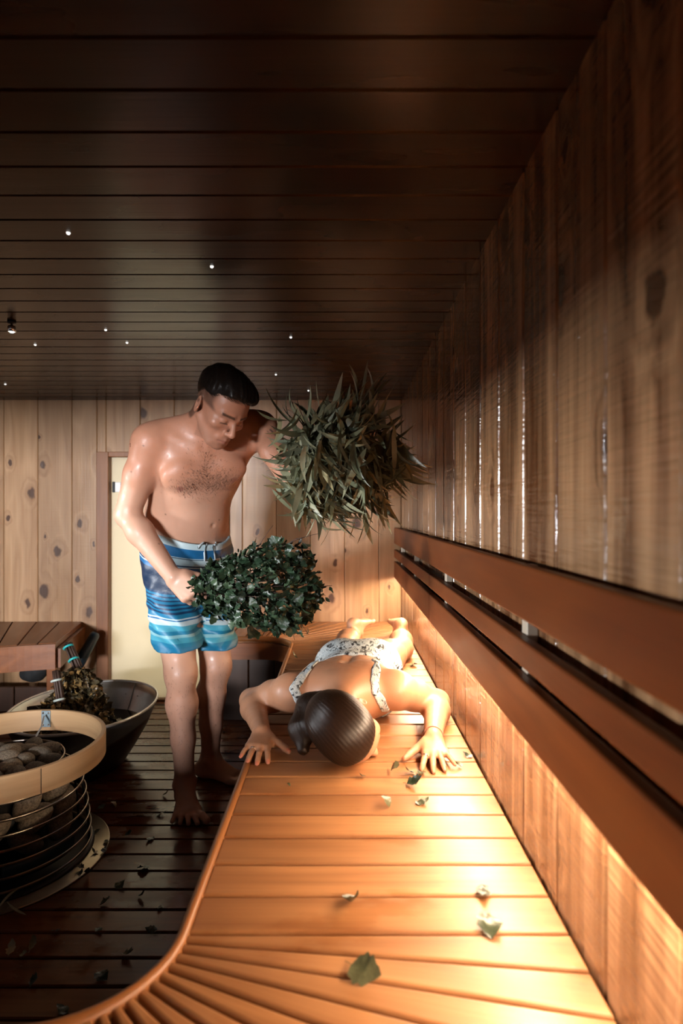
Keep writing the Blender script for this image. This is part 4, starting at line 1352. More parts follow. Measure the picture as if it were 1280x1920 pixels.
M['hair_brown'] = hair_mat('hair_brown', (0.006, 0.0035, 0.0025), (0.030, 0.014, 0.007), rough=0.36)
under(link('hair', me, M['hair_brown']), woman)
# ---- swimsuit
def suit_mat():
    m, nt, b = nmat('leaf_print_fabric')
    N, L = nt.nodes, nt.links
    tc = N.new('ShaderNodeTexCoord')
    mp = N.new('ShaderNodeMapping'); mp.inputs['Rotation'].default_value = (0.3, 0.2, 0.6); mp.inputs['Scale'].default_value = (62, 24, 45)
    L.new(tc.outputs['Object'], mp.inputs['Vector'])
    no = N.new('ShaderNodeTexNoise'); no.inputs['Scale'].default_value = 1.1; no.inputs['Detail'].default_value = 3; no.inputs['Distortion'].default_value = 1.2
    L.new(mp.outputs['Vector'], no.inputs['Vector'])
    cr = N.new('ShaderNodeValToRGB'); e = cr.color_ramp.elements
    e[0].position = 0.40; e[0].color = (0.02, 0.022, 0.025, 1); e[1].position = 0.45; e[1].color = (0.34, 0.40, 0.42, 1)
    e.new(0.54).color = (0.62, 0.66, 0.66, 1); e.new(0.62).color = (0.30, 0.37, 0.40, 1); e.new(0.67).color = (0.62, 0.65, 0.64, 1)
    L.new(no.outputs['Fac'], cr.inputs['Fac']); L.new(cr.outputs['Color'], b.inputs['Base Color'])
    b.inputs['Roughness'].default_value = 0.5
    return m
cx_ = lambda q: 0.016 + (q[:, 1] - 1.84) * 0.118
bodyN = lambda q, c, r: G.eval(q, c, r)
def suit_fn(q, c, r):
    d = Tt.eval(q, c, r) - 0.0045
    yb = 2.035 - 0.17 * sstep(0.615, 0.54, q[:, 2]) + 0.25 * (q[:, 0] - cx_(q)) ** 2
    d = np.maximum(d, yb - q[:, 1])
    d = np.maximum(d, q[:, 1] - (2.40 - 0.75 * np.abs(q[:, 0] - 0.066)))
    d = np.maximum(d, (ZB + 0.0006) - q[:, 2])
    return d
lo_, hi_ = Tt.bounds(); lo_[1] = 1.8
me, _ = sdf_mesh('swimsuit', suit_fn, lo_, hi_, 0.0036)
sm = suit_mat()
suit = under(link('swimsuit', me, sm), woman); suit['label'] = 'pale swimsuit with a dark leaf print'
def strap(pix):
    Sf = Field()
    pts = [on_woman(*p) for p in pix]
    Sf.chain(pts, [0.0135] * len(pts), k=0.003)
    def fn(q, c, r):
        return np.maximum(G.eval(q, c, r) - 0.0042, Sf.eval(q, c, r))
    lo, hi = Sf.bounds()
    me, _ = sdf_mesh('shoulder_strap', fn, lo, hi, 0.0030)
    under(link('shoulder_strap', me, sm), woman)
strap([(590, 1238), (574, 1256), (562, 1274), (556, 1292), (562, 1312), (568, 1324)])
strap([(704, 1238), (706, 1256), (704, 1276), (706, 1296), (714, 1316), (722, 1332)])
# ---- jewellery
def ring_at(pts, t, R_, r_, name, mat):
    a, b = pts[0], pts[1]
    c = a + (b - a) * t; d = nrm(b - a); s_ = nrm(np.cross(d, [0, 0, 1.0])); u_ = np.cross(s_, d)
    P_ = [c + R_ * (math.cos(x) * s_ + math.sin(x) * u_) for x in np.linspace(0, 2 * math.pi, 24, endpoint=False)]
    under(link(name, tube_mesh(name, P_, r_, 6, closed=True), mat), woman)
ring_at(tR[2][0], 0.45, tR[2][1] * 1.06, 0.0016, 'ring', M['chrome'])
ring_at(tL[0][0], 0.45, tL[0][1] * 1.08, 0.0016, 'ring', M['chrome'])
ring_at([wW_L, wE_L], 0.06, 0.0262, 0.0017, 'bracelet', plain('bracelet_cord', (0.35, 0.16, 0.12), 0.5))
# ================================================================== leaves and whisks
def leaf_mat(name, cols, rough=0.3):
    m, nt, b = nmat(name)
    N, L = nt.nodes, nt.links
    at = N.new('ShaderNodeAttribute'); at.attribute_name = 'rnd'
    oi = N.new('ShaderNodeObjectInfo')
    ad = N.new('ShaderNodeMath'); ad.operation = 'ADD'; L.new(at.outputs['Fac'], ad.inputs[0]); L.new(oi.outputs['Random'], ad.inputs[1])
    fr = N.new('ShaderNodeMath'); fr.operation = 'FRACT'; L.new(ad.outputs[0], fr.inputs[0])
    cr = N.new('ShaderNodeValToRGB'); el = cr.color_ramp.elements
    n = len(cols)
    el[0].position = 0; el[0].color = (*cols[0], 1); el[1].position = 1; el[1].color = (*cols[-1], 1)
    for i in range(1, n - 1):
        el.new(i / (n - 1)).color = (*cols[i], 1)
    L.new(fr.outputs[0], cr.inputs['Fac'])
    tc = N.new('ShaderNodeTexCoord')
    no = N.new('ShaderNodeTexNoise'); no.inputs['Scale'].default_value = 3.0; no.inputs['Detail'].default_value = 3
    L.new(tc.outputs['Object'], no.inputs['Vector'])
    mr = N.new('ShaderNodeMapRange'); mr.inputs['To Min'].default_value = 0.6; mr.inputs['To Max'].default_value = 1.4
    L.new(no.outputs['Fac'], mr.inputs['Value'])
    hs = N.new('ShaderNodeHueSaturation'); L.new(cr.outputs['Color'], hs.inputs['Color']); L.new(mr.outputs['Result'], hs.inputs['Value'])
    L.new(hs.outputs['Color'], b.inputs['Base Color'])
    b.inputs['Roughness'].default_value = rough
    bp = N.new('ShaderNodeBump'); bp.inputs['Strength'].default_value = 0.3; bp.inputs['Distance'].default_value = 0.01
    L.new(no.outputs['Fac'], bp.inputs['Height']); L.new(bp.outputs['Normal'], b.inputs['Normal'])
    return m
M['euc'] = leaf_mat('eucalyptus_leaf', [(0.10, 0.11, 0.06), (0.20, 0.215, 0.13), (0.31, 0.31, 0.19), (0.15, 0.175, 0.12), (0.37, 0.32, 0.16), (0.09, 0.10, 0.06)], 0.36)
M['birch'] = leaf_mat('birch_leaf', [(0.012, 0.028, 0.014), (0.028, 0.058, 0.028), (0.018, 0.038, 0.020), (0.05, 0.085, 0.042), (0.010, 0.020, 0.011)], 0.36)
M['oldleaf'] = leaf_mat('dry_leaf', [(0.045, 0.036, 0.016), (0.09, 0.06, 0.025), (0.05, 0.042, 0.02), (0.36, 0.21, 0.07), (0.04, 0.034, 0.016), (0.10, 0.065, 0.026), (0.035, 0.03, 0.014)], 0.45)
M['fallen'] = leaf_mat('fallen_leaf', [(0.02, 0.03, 0.016), (0.06, 0.07, 0.036), (0.035, 0.045, 0.022), (0.09, 0.09, 0.045)], 0.35)
M['paleleaf'] = leaf_mat('pale_leaf', [(0.30, 0.24, 0.12), (0.42, 0.34, 0.18), (0.22, 0.2, 0.1)], 0.4)
M['twig'] = plain('twig_bark', (0.045, 0.022, 0.013), 0.6)
M['teal_tie'] = plain('teal_tie', (0.03, 0.42, 0.42), 0.4)
M['pale_tie'] = plain('pale_tie', (0.45, 0.52, 0.48), 0.5)

def leaf_arrays(kind, seed):
    r = random.Random(seed)
    V, Fc = [], []
    if kind == 'long':
        n, wmax = 9, r.uniform(0.055, 0.085)
        bend = r.uniform(-0.9, 1.5); tw = r.uniform(-1.6, 1.6); side = r.uniform(-0.5, 0.5)
        prof = lambda t: wmax * (math.sin(math.pi * min(1, t ** 0.75)) ** 0.8 + 0.03)
    else:
        n, wmax = 8, r.uniform(0.24, 0.40)
        bend = r.uniform(-1.6, 1.9); tw = r.uniform(-1.0, 1.0); side = r.uniform(-0.25, 0.25)
        prof = lambda t: wmax * (max(0.0, math.sin(math.pi * t ** 0.70)) ** 0.8 + 0.012)
    fold = r.uniform(0.15, 0.6) if kind == 'long' else r.uniform(-0.3, 1.5)
    for i in range(n + 1):
        t = i / n
        a = bend * t
        cx = t if abs(bend) < 1e-3 else math.sin(a) / bend
        cz = 0 if abs(bend) < 1e-3 else (1 - math.cos(a)) / bend
        cy = side * t * t
        w = prof(t) * (1 + ((0.3 * (i % 2) + r.uniform(-.12, .12)) if kind != 'long' else 0))
        ph = tw * t
        for sgn in (-1, 0, 1):
            yy = sgn * w * math.cos(fold * 0.6); zz = abs(sgn) * w * math.sin(fold * 0.6) + (r.uniform(-.07, .07) if kind != 'long' and sgn else 0)
            V.append((cx, cy + yy * math.cos(ph) - zz * math.sin(ph), cz + yy * math.sin(ph) + zz * math.cos(ph)))
    for i in range(n):
        for k in (0, 1):
            a = i * 3 + k
            Fc.append((a, a + 1, a + 4, a + 3))
    if kind != 'long':      # leaf stalk
        b0 = len(V)
        V += [(-0.22, -0.012, 0), (-0.22, 0.012, 0), (0.02, 0.012, 0), (0.02, -0.012, 0)]
        Fc.append((b0, b0 + 1, b0 + 2, b0 + 3))
    return np.array(V), np.array(Fc)
LEAF = {k: [leaf_arrays(k, 100 * j + 5) for j in range(8)] for k in ('long', 'ovate')}
LMESH = {}
def leaf_mesh(kind, j, mat):
    key = (kind, j, mat)
    if key not in LMESH:
        V, Fc = LEAF[kind][j]
        me = mesh_from('leaf', V, Fc, True); me.materials.append(M[mat]); LMESH[key] = me
    return LMESH[key]
def leaf_matrix(pos, d, roll, s):
    d = nrm(d); a = np.array([0, 0, 1.0]) if abs(d[2]) < 0.9 else np.array([1.0, 0, 0])
    y = nrm(np.cross(a, d)); z = np.cross(d, y)
    y2 = y * math.cos(roll) + z * math.sin(roll); z2 = np.cross(d, y2)
    m = np.eye(4); m[:3, 0] = d * s; m[:3, 1] = y2 * s; m[:3, 2] = z2 * s; m[:3, 3] = pos
    return m
def put_leaves(par, specs, kind, mat, n_obj):
    """the largest-looking leaves as objects of their own, the rest one mesh"""
    specs = sorted(specs, key=lambda q: q[0][1] - 0.4 * q[3])
    for (pos, d, roll, s) in specs[:n_obj]:
        o = under(link('leaf', leaf_mesh(kind, random.randrange(8), mat)), par)
        o.matrix_basis = Matrix(leaf_matrix(pos, d, roll, s).tolist())
    rest = specs[n_obj:]
    if rest:
        Vs, Fs, Rn = [], [], []; off = 0
        for (pos, d, roll, s) in rest:
            V, Fc = LEAF[kind][random.randrange(8)]
            m = leaf_matrix(pos, d, roll, s)
            Vs.append(V @ m[:3, :3].T + m[:3, 3]); Fs += [tuple(f + off) for f in Fc]; off += len(V)
            Rn.append(np.full(len(V), random.random()))
        me = mesh_from('inner_leaves', np.concatenate(Vs), Fs, True); me.materials.append(M[mat])
        set_float(me, 'rnd', np.concatenate(Rn))
        o = under(link('inner_leaves', me), par); o['kind'] = 'stuff'

def twig(par, pts, r0, r1, name='twig'):
    n = len(pts)
    under(link(name, tube_mesh(name, pts, [r0 + (r1 - r0) * i / (n - 1) for i in range(n)], 5), M['twig']), par)
def curve3(a, b, sag, n=6):
    a, b = np.asarray(a), np.asarray(b)
    return [a + (b - a) * t + np.asarray(sag) * 4 * t * (1 - t) for t in np.linspace(0, 1, n)]

# ---- the long-leaved whisk in the raised hand
ew = empty('leafy_whisk', tuple(P(625, 850, 2.0)))
tag(ew, 'large whisk of long narrow grey-green leaves raised over the woman', 'whisk')
r_ = random.Random(3)
grip = W_L + dL * 0.075 + nL * 0.028
c0 = P(640, 872, 1.95)
ax_ = nrm(c0 - grip)
twig_end = c0
for i in range(7):
    off = np.array([r_.uniform(-1, 1), r_.uniform(-1, 1), r_.uniform(-1, 1)]) * 0.006
    twig(ew, curve3(grip - nrm([0.3, -0.9, -0.1]) * 0.09 + off, grip + nrm([0.3, -0.9, -0.1]) * 0.07 + off * 1.5, (0, 0, 0.002)), 0.004, 0.004, 'bound_stem')
specs = []
for i in range(190):
    v = np.array([r_.gauss(0, 1) for _ in range(3)]); v = nrm(v) * (r_.random() ** 0.45)
    base = c0 + v * np.array([0.195, 0.17, 0.195])
    ex, ez = v[0], v[2]
    if ex < -0.5 and ez > 0.4: continue
    tang = np.array([-ez, 0, ex])
    sw = 0.75 if (ez < 0.15 and ex < 0.35) else 0.1
    d0 = 0.5 * nrm(base - grip) + sw * tang + np.array([0.05, -0.15, -0.75 if ex > 0 else -0.5]) + np.array([r_.gauss(0, .3) for _ in range(3)])
    if ez > 0.55: d0 = d0 + np.array([0.1, 0, 0.9])
    d0 = nrm(d0)
    for k in range(6):
        d = nrm(d0 + np.array([r_.gauss(0, .27) for _ in range(3)]))
        s = r_.uniform(0.095, 0.18)
        pos = base + np.array([r_.gauss(0, .022) for _ in range(3)])
        specs.append((pos - d * s * 0.5, d, r_.uniform(-1.2, 1.2) + (math.pi / 2 if r_.random() < .25 else 0), s))
def stray(p0, p1, Y0, Y1, k=1, jit=8):
    for _ in range(k):
        a = P(p0[0] + r_.uniform(-jit, jit), p0[1] + r_.uniform(-jit, jit), Y0); b = P(p1[0] + r_.uniform(-jit, jit), p1[1] + r_.uniform(-jit, jit), Y1)
        specs.append((a, b - a, r_.uniform(-.8, .8), float(np.linalg.norm(b - a))))
stray((668, 775), (700, 690), 1.93, 1.92, 6, 10); stray((655, 770), (668, 705), 1.93, 1.94, 4, 8); stray((690, 765), (718, 688), 1.93, 1.9, 4, 6)
stray((560, 800), (470, 752), 1.92, 1.9, 1, 3); stray((560, 790), (505, 757), 1.92, 1.9, 3, 8); stray((545, 788), (472, 801), 1.9, 1.86, 1, 2); stray((575, 790), (540, 752), 1.92, 1.9, 3, 8)
stray((560, 905), (498, 918), 1.9, 1.9, 4, 7); stray((570, 870), (520, 905), 1.88, 1.9, 4, 7)
stray((690, 930), (706, 1000), 1.85, 1.85, 7, 14); stray((680, 950), (684, 1022), 1.85, 1.86, 3, 5); stray((712, 930), (712, 1000), 1.86, 1.86, 4, 8)
stray((735, 870), (772, 935), 1.9, 1.9, 5, 10); stray((745, 850), (795, 900), 1.9, 1.9, 3, 8); stray((735, 815), (762, 850), 1.95, 1.95, 5, 12); stray((730, 870), (760, 872), 1.9, 1.9, 2, 6)
for i in range(16):
    e = c0 + nrm([r_.gauss(0, 1), -0.4 + r_.gauss(0, .6), r_.gauss(0, 1)]) * r_.uniform(0.09, 0.19)
    twig(ew, curve3(grip, e, (0, 0, r_.uniform(-.01, .03))), 0.0032, 0.0012, 'stem')
put_leaves(ew, specs, 'long', 'euc', 300)

# ---- the birch whisk in the lowered hand
bw = empty('leafy_whisk', tuple(P(480, 1100, 2.0)))
tag(bw, 'dark green whisk of small broad leaves held in front of the striped shorts', 'whisk')
r_ = random.Random(5)
a0 = W_R + dR * 0.088 + nR * 0.028
b0 = P(572, 1085, 1.96)
axd = nrm(b0 - a0); AL = float(np.linalg.norm(b0 - a0))
u1 = nrm(np.cross(axd, [0, 1.0, 0])); u2 = np.cross(axd, u1)
for i in range(8):
    off = u1 * r_.uniform(-.008, .008) + u2 * r_.uniform(-.008, .008)
    twig(bw, curve3(a0 - axd * 0.075 + off, a0 + axd * 0.08 + off * 1.6, (0, 0, 0)), 0.0042, 0.004, 'bound_stem')
specs = []
prof = lambda t: np.interp(t, [0, .15, .35, .6, .9, 1.08], [.048, .078, .112, .150, .150, .07])
for i in range(1000):
    t = r_.uniform(0.03, 1.06) ** 0.85
    th = r_.uniform(0, 2 * math.pi); rr_ = prof(t) * (r_.random() ** 0.35)
    pos = a0 + axd * AL * t + (u1 * math.cos(th) + u2 * math.sin(th)) * rr_ * np.array([1, 0.9, 1]) + np.array([0, 0, -0.014 * t])
    d = 0.6 * axd + 0.35 * (u1 * math.cos(th) + u2 * math.sin(th)) + np.array([0, 0, -0.45]) + np.array([r_.gauss(0, .5) for _ in range(3)])
    specs.append((pos, d, r_.uniform(-1.5, 1.5), r_.uniform(0.022, 0.048)))
for (px, py) in ((553, 1180), (541, 1187), (556, 1170), (530, 1178), (512, 1170), (548, 1165), (520, 1185), (506, 1160), (576, 1186), (560, 1192), (536, 1166)):
    specs.append((P(px, py - 10, 1.93), np.array([0.1, 0, -1.0]), r_.uniform(-1, 1), r_.uniform(.026, .04)))
for (px, py) in ((604, 1112), (600, 1120), (610, 1120), (618, 1100), (608, 1126)):
    specs.append((P(px, py, 1.94), np.array([0.3, 0, -1.0]), r_.uniform(-1, 1), r_.uniform(.018, .032)))
for (p1, p2) in (((580, 1110), (622, 1098)), ((545, 1150), (578, 1190)), ((470, 1050), (512, 985)), ((530, 1025), (600, 1000)), ((540, 1020), (570, 1008)), ((560, 1050), (590, 1045)), ((500, 1150), (520, 1190)), ((540, 1160), (552, 1200)), ((470, 1040), (455, 1050)), ((555, 1010), (580, 1030))):
    twig(bw, curve3(P(*p1, 1.96), P(*p2, 1.93), (0, 0, .006)), 0.0014, 0.0008)
for i in range(18):
    th = r_.uniform(0, 2 * math.pi)
    e = a0 + axd * AL * r_.uniform(.6, 1.0) + (u1 * math.cos(th) + u2 * math.sin(th)) * r_.uniform(.04, .13)
    twig(bw, curve3(a0, e, (0, 0, r_.uniform(-.01, .02))), 0.0026, 0.001, 'stem')
put_leaves(bw, specs, 'ovate', 'birch', 300)

# ================================================================== the tub
TX, TY, TZ = -1.135, 2.63, 0.27
tub = empty('wash_tub', (TX, TY, 0)); tub.scale = (0.80, 1.0, 1.0)
tag(tub, 'oval galvanised metal tub full of dark water with used whisks soaking', 'tub')
prof_o = [(0.0, 0.004), (0.195, 0.004), (0.205, 0.012), (0.26, 0.08), (0.318, 0.16), (0.358, 0.235), (0.372, TZ)]
prof_i = [(0.366, TZ), (0.352, 0.235), (0.312, 0.162), (0.254, 0.084), (0.2, 0.018), (0.0, 0.016)]
def tpart(name, me, mat, z=0.0):
    o = link(name, me, mat); o.parent = tub; o.location = (0, 0, z); return o
tpart('outer_shell', lathe_mesh('outer_shell', prof_o, 72), M['steel_shaded'])
tpart('inner_shell', lathe_mesh('inner_shell', [(0.3722, TZ)] + prof_i, 72), M['steel'])
tpart('rim', tube_mesh('rim', [(0.371 * math.cos(a), 0.371 * math.sin(a), TZ + .001) for a in np.linspace(0, 2 * math.pi, 72, endpoint=False)], 0.0065, 8, True), M['steel'])
wm = plain('tub_water', (0.012, 0.010, 0.007), 0.06, 0.0, 0.6)
tpart('water', lathe_mesh('water', [(0.0, 0), (0.303, 0)], 64), wm, 0.152)
for aa in (62, 78):
    for zz in (0.255, 0.215):
        rr_ = 0.355 if zz > .24 else 0.337
        o = tpart('rivet', lathe_mesh('rivet', [(0, 0.003), (0.004, 0.002), (0.005, 0)], 8), M['steel']); o.location = (rr_ * math.cos(R(aa)), rr_ * math.sin(R(aa)), zz)
def seam_pts(a): return [((r - 0.003) * math.cos(a), (r - 0.003) * math.sin(a), z) for r, z in prof_i[:5]]
tpart('seam', tube_mesh('seam', seam_pts(R(70)), 0.0022, 6), M['steel'])
flp = random.Random(21)
for i in range(9):
    a = flp.uniform(-1.0, 1.6); rr_ = flp.uniform(.08, .2)
    o = link('floating_leaf', leaf_mesh('ovate', i % 8, 'paleleaf'))
    o.matrix_world = Matrix(leaf_matrix(np.array([TX + rr_ * math.cos(a), TY + rr_ * math.sin(a) - 0.03, 0.156]), np.array([flp.uniform(-1, 1), flp.uniform(-1, 1), 0.0]), 0.0, flp.uniform(.03, .045)).tolist())
    tag(o, 'small pale leaf floating on the dark water in the metal tub', 'leaf', 'leaves floating in the tub')

def soaked_whisk(name_label, top, neck, tipc, width, n, seed, tie, ties, n_obj):
    w_ = empty('used_whisk', tuple(neck)); tag(w_, name_label, 'whisk')
    r_ = random.Random(seed)
    top, neck, tipc = map(np.asarray, (top, neck, tipc))
    ax = nrm(neck - top); L_ = float(np.linalg.norm(tipc - neck)); ax2 = nrm(tipc - neck)
    q1 = nrm(np.cross(ax, [0, 1.0, 0])); q2 = np.cross(ax, q1)
    for i in range(9):
        off = q1 * r_.uniform(-.013, .013) + q2 * r_.uniform(-.013, .013)
        twig(w_, curve3(top + off - ax * r_.uniform(0, .012), neck + off * 1.2, (0, 0, 0), 4), 0.0055, 0.005, 'bound_stem')
    for t in ties:
        c = top + (neck - top) * t
        pts = [c + 0.019 * (math.cos(x) * q1 + math.sin(x) * q2) for x in np.linspace(0, 2 * math.pi, 16, endpoint=False)]
        under(link('tie', tube_mesh('tie', pts, 0.005, 6, True), M[tie]), w_)
    sp_ = []
    k1 = nrm(np.cross(ax2, [0, 1.0, 0])); k2 = np.cross(ax2, k1)
    for i in range(n):
        t = r_.random() ** 0.8
        th = r_.uniform(0, 2 * math.pi); rr_ = (0.02 + (width - .02) * t ** 0.65) * r_.random() ** 0.4
        pos = neck + ax2 * L_ * t + (k1 * math.cos(th) + k2 * math.sin(th) * 0.7) * rr_
        d = 0.8 * ax2 + 0.4 * (k1 * math.cos(th) + k2 * math.sin(th)) + np.array([r_.gauss(0, .4) for _ in range(3)])
        sp_.append((pos, d, r_.uniform(-1.5, 1.5), r_.uniform(0.024, 0.044)))
    put_leaves(w_, sp_, 'ovate', 'oldleaf', n_obj)
    return w_
soaked_whisk('brown and yellowed used whisk standing in the tub, handle up with turquoise ties', P(126, 1208, 2.62), P(144, 1252, 2.58), P(142, 1375, 2.50), 0.175, 1300, 31, 'teal_tie', (0.12, 0.66), 200)
soaked_whisk('smaller used whisk behind the wooden hoop, handle tied with pale bands', P(104, 1262, 2.45), P(112, 1318, 2.42), P(80, 1372, 2.40), 0.085, 300, 33, 'pale_tie', (0.25, 0.9), 80)
soaked_whisk('used whisk lying across the tub rim, its reddish stem ends sticking out to the left', P(56, 1332, 2.44), P(84, 1330, 2.45), P(140, 1345, 2.5), 0.06, 90, 35, 'pale_tie', (), 40)

# ================================================================== the heater
HX, HY = -1.10, 1.935
ht = empty('sauna_heater', (HX, HY, 0))
tag(ht, 'low round stone heater of steel rings with a pale wooden hoop around its top', 'heater')
def hpart(name, me, mat, loc=(0, 0, 0), rz=0):
    o = link(name, me, mat); o.parent = ht; o.location = loc; o.rotation_euler = (0, 0, rz); return o
hpart('floor_plate', lathe_mesh('floor_plate', [(0, 0.006), (0.318, 0.006), (0.321, 0.0045), (0.321, 0.0005), (0, 0.0005)], 72), M['plate'])
hpart('foot_ring', lathe_mesh('foot_ring', [(0.0, 0.007), (0.272, 0.007), (0.272, 0.012), (0.255, 0.016), (0, 0.016)], 64), M['dark_steel'])
hpart('inner_drum', lathe_mesh('inner_drum', [(0, 0.016), (0.13, 0.016), (0.13, 0.25), (0, 0.25)], 40), M['dark_steel'])
def ringp(name, Rr, z, r, fl=(1, 1)):
    return hpart(name, tube_mesh(name, [(Rr * math.cos(a), Rr * math.sin(a), z) for a in np.linspace(0, 2 * math.pi, 72, endpoint=False)], r, 8, True, flat=fl), M['steel_band'])
for Rr, z in ((0.262, 0.028), (0.260, 0.066), (0.256, 0.104), (0.251, 0.142), (0.245, 0.182), (0.237, 0.224), (0.212, 0.262), (0.178, 0.312)):
    ringp('steel_ring', Rr, z, 0.0032, (0.8, 1.3))
for k in range(10):
    a = R(18 + 36 * k)
    if math.sin(a) < 0.25: continue
    hpart('upright', tube_mesh('upright', [(r * math.cos(a), r * math.sin(a), z) for r, z in ((.256, .014), (.253, .07), (.245, .142), (.231, .224), (.206, .262), (.172, .312))], 0.004, 6), M['dark_steel'])
# wide bluish heat shield low behind the rings
hpart('heat_shield', lathe_mesh('heat_shield', [(0.238, 0.042), (0.246, 0.052), (0.246, 0.082), (0.238, 0.092)], 24, R(-62), R(-8)), plain('blued_steel', (0.03, 0.065, 0.085), 0.28, 0.4))
# wooden hoop
hz1, hz0, hR = 0.380, 0.304, 0.306
M['hoop2'] = M['hoop']
hpart('wooden_hoop', lathe_mesh('wooden_hoop', [(hR, hz0), (hR, hz1 - .002), (hR - .002, hz1), (hR - .011, hz1), (hR - .013, hz1 - .002), (hR - .013, hz0), (hR, hz0)], 96, smooth=False), M['hoop'])
sa = math.atan2(1111 * 0.78 / (1470 - 960) * 1.0 - HY, -0.78 * 553 / 510 - HX)
hpart('hoop_overlap', lathe_mesh('hoop_overlap', [(hR - .001, hz0 + .0005), (hR + .0022, hz0 + .0005), (hR + .0022, hz1 - .003), (hR + .001, hz1 - .0005), (hR - .001, hz1 - .0005)], 40, sa, sa + R(95), smooth=False), M['hoop'])
hpart('hoop_seam', box_mesh('hoop_seam', 0.0012, 0.0016, hz1 - hz0 - 0.004), M['black'], ((hR + .0018) * math.cos(sa), (hR + .0018) * math.sin(sa), (hz0 + hz1) / 2), sa)
for me_ in bpy.data.meshes:
    if me_.name.startswith(('wooden_hoop', 'hoop_overlap')):
        me_.polygons.foreach_set('use_smooth', [True] * len(me_.polygons))
        me_.set_sharp_from_angle(angle=R(40))
for ka, vis in ((P(80, 1357, 2.20), 1),):
    ba = math.atan2(ka[1] - HY, ka[0] - HX)
    br_ = hpart('bracket', box_mesh('bracket', 0.003, 0.034, 0.062, 0.001), M['zinc'], ((hR - .0145) * math.cos(ba), (hR - .0145) * math.sin(ba), 0.348), ba)
    for dy in (-.01, .01):
        for dz in (.022, -.022):
            o = link('bolt', lathe_mesh('bolt', [(0, .003), (.003, .0025), (.004, 0)], 8), M['chrome']); o.parent = br_; o.location = (-0.0015, dy, dz); o.rotation_euler = (0, R(-90), 0)
    r0 = (hR - .02)
    wp_ = [(r0 * math.cos(ba), r0 * math.sin(ba), .364), ((r0 - .012) * math.cos(ba), (r0 - .012) * math.sin(ba), .362), (.235 * math.cos(ba - .04), .235 * math.sin(ba - .04), .338), (.19 * math.cos(ba - .06), .19 * math.sin(ba - .06), .32), (.176 * math.cos(ba - .07), .176 * math.sin(ba - .07), .309), (.17 * math.cos(ba - .07), .17 * math.sin(ba - .07), .302)]
    hpart('hook_wire', tube_mesh('hook_wire', wp_, 0.0032, 8), M['steel'])
for ang in (ba + R(120), ba - R(120)):
    hpart('hoop_stay', tube_mesh('hoop_stay', [((hR - .014) * math.cos(ang), (hR - .014) * math.sin(ang), .335), (.178 * math.cos(ang), .178 * math.sin(ang), .31)], 0.003, 6), M['steel'])

# stones
def stone_mat():
    m, nt, b = nmat('stone')
    N, L = nt.nodes, nt.links
    oi = N.new('ShaderNodeObjectInfo'); tc = N.new('ShaderNodeTexCoord')
    no = N.new('ShaderNodeTexNoise'); no.inputs['Scale'].default_value = 9; no.inputs['Detail'].default_value = 8; no.inputs['Roughness'].default_value = 0.8
    L.new(tc.outputs['Object'], no.inputs['Vector'])
    cr = N.new('ShaderNodeValToRGB'); e = cr.color_ramp.elements
    e[0].position = 0.36; e[0].color = (0.06, 0.046, 0.032, 1); e[1].position = 0.66; e[1].color = (0.40, 0.32, 0.225, 1)
    L.new(no.outputs['Fac'], cr.inputs['Fac'])
    mr = N.new('ShaderNodeMapRange'); mr.inputs['To Min'].default_value = 0.6; mr.inputs['To Max'].default_value = 1.3
    L.new(oi.outputs['Random'], mr.inputs['Value'])
    hs = N.new('ShaderNodeHueSaturation'); L.new(cr.outputs['Color'], hs.inputs['Color']); L.new(mr.outputs['Result'], hs.inputs['Value'])
    L.new(hs.outputs['Color'], b.inputs['Base Color']); b.inputs['Roughness'].default_value = 0.7
    bp = N.new('ShaderNodeBump'); bp.inputs['Strength'].default_value = 0.5; bp.inputs['Distance'].default_value = 0.03
    L.new(no.outputs['Fac'], bp.inputs['Height']); L.new(bp.outputs['Normal'], b.inputs['Normal'])
    return m
sm_ = stone_mat()
SM = []
for j in range(8):
    bm = bmesh.new(); bmesh.ops.create_icosphere(bm, subdivisions=3, radius=1.0)
    rj = random.Random(j); sc3 = (1.0, rj.uniform(.62, .8), rj.uniform(.48, .66))
    co = np.array([v.co[:] for v in bm.verts]); dsp = 1 + 0.10 * wob(co, 2.2, j) + 0.03 * wob(co, 6, j + 9)
    for v, c, d in zip(bm.verts, co, dsp):
        v.co = Vector((c * d * np.array(sc3)).tolist())
    me = bm_mesh('stone', bm, True); me.materials.append(sm_); SM.append(me)
rs = random.Random(8)
placed = []
def stone(pos, s, label, rot=None):
    o = link('sauna_stone', SM[rs.randrange(8)], None, None, pos)
    o.scale = (s, s, s); o.rotation_euler = rot or (rs.uniform(-.4, .4), rs.uniform(-.4, .4), rs.uniform(0, 6.28))
    return o
for (zz, RR, n, s) in ((0.115, 0.188, 9, .056), (0.172, 0.184, 9, .058), (0.228, 0.172, 9, .056)):
    ph = rs.uniform(0, 6)
    for k in range(n):
        a = ph + 2 * math.pi * k / n + rs.uniform(-.06, .06)
        if math.sin(a) > 0.45: continue          # the far side cannot be seen
        o = stone((HX + (RR - rs.uniform(0, .012)) * math.cos(a), HY + (RR - rs.uniform(0, .012)) * math.sin(a), zz), s * rs.uniform(.92, 1.12), '',
                  (rs.uniform(-.3, .3), rs.uniform(-.9, .9), a + math.pi / 2 + rs.uniform(-.4, .4)))
        row = {0.115: 'lowest', 0.172: 'middle', 0.228: 'top'}[zz]
        tag(o, 'speckled grey stone in the ' + row + ' row seen between the steel rings of the heater', 'stone', 'stones of the ' + row + ' row behind the heater rings')
pts = []
tries = 0
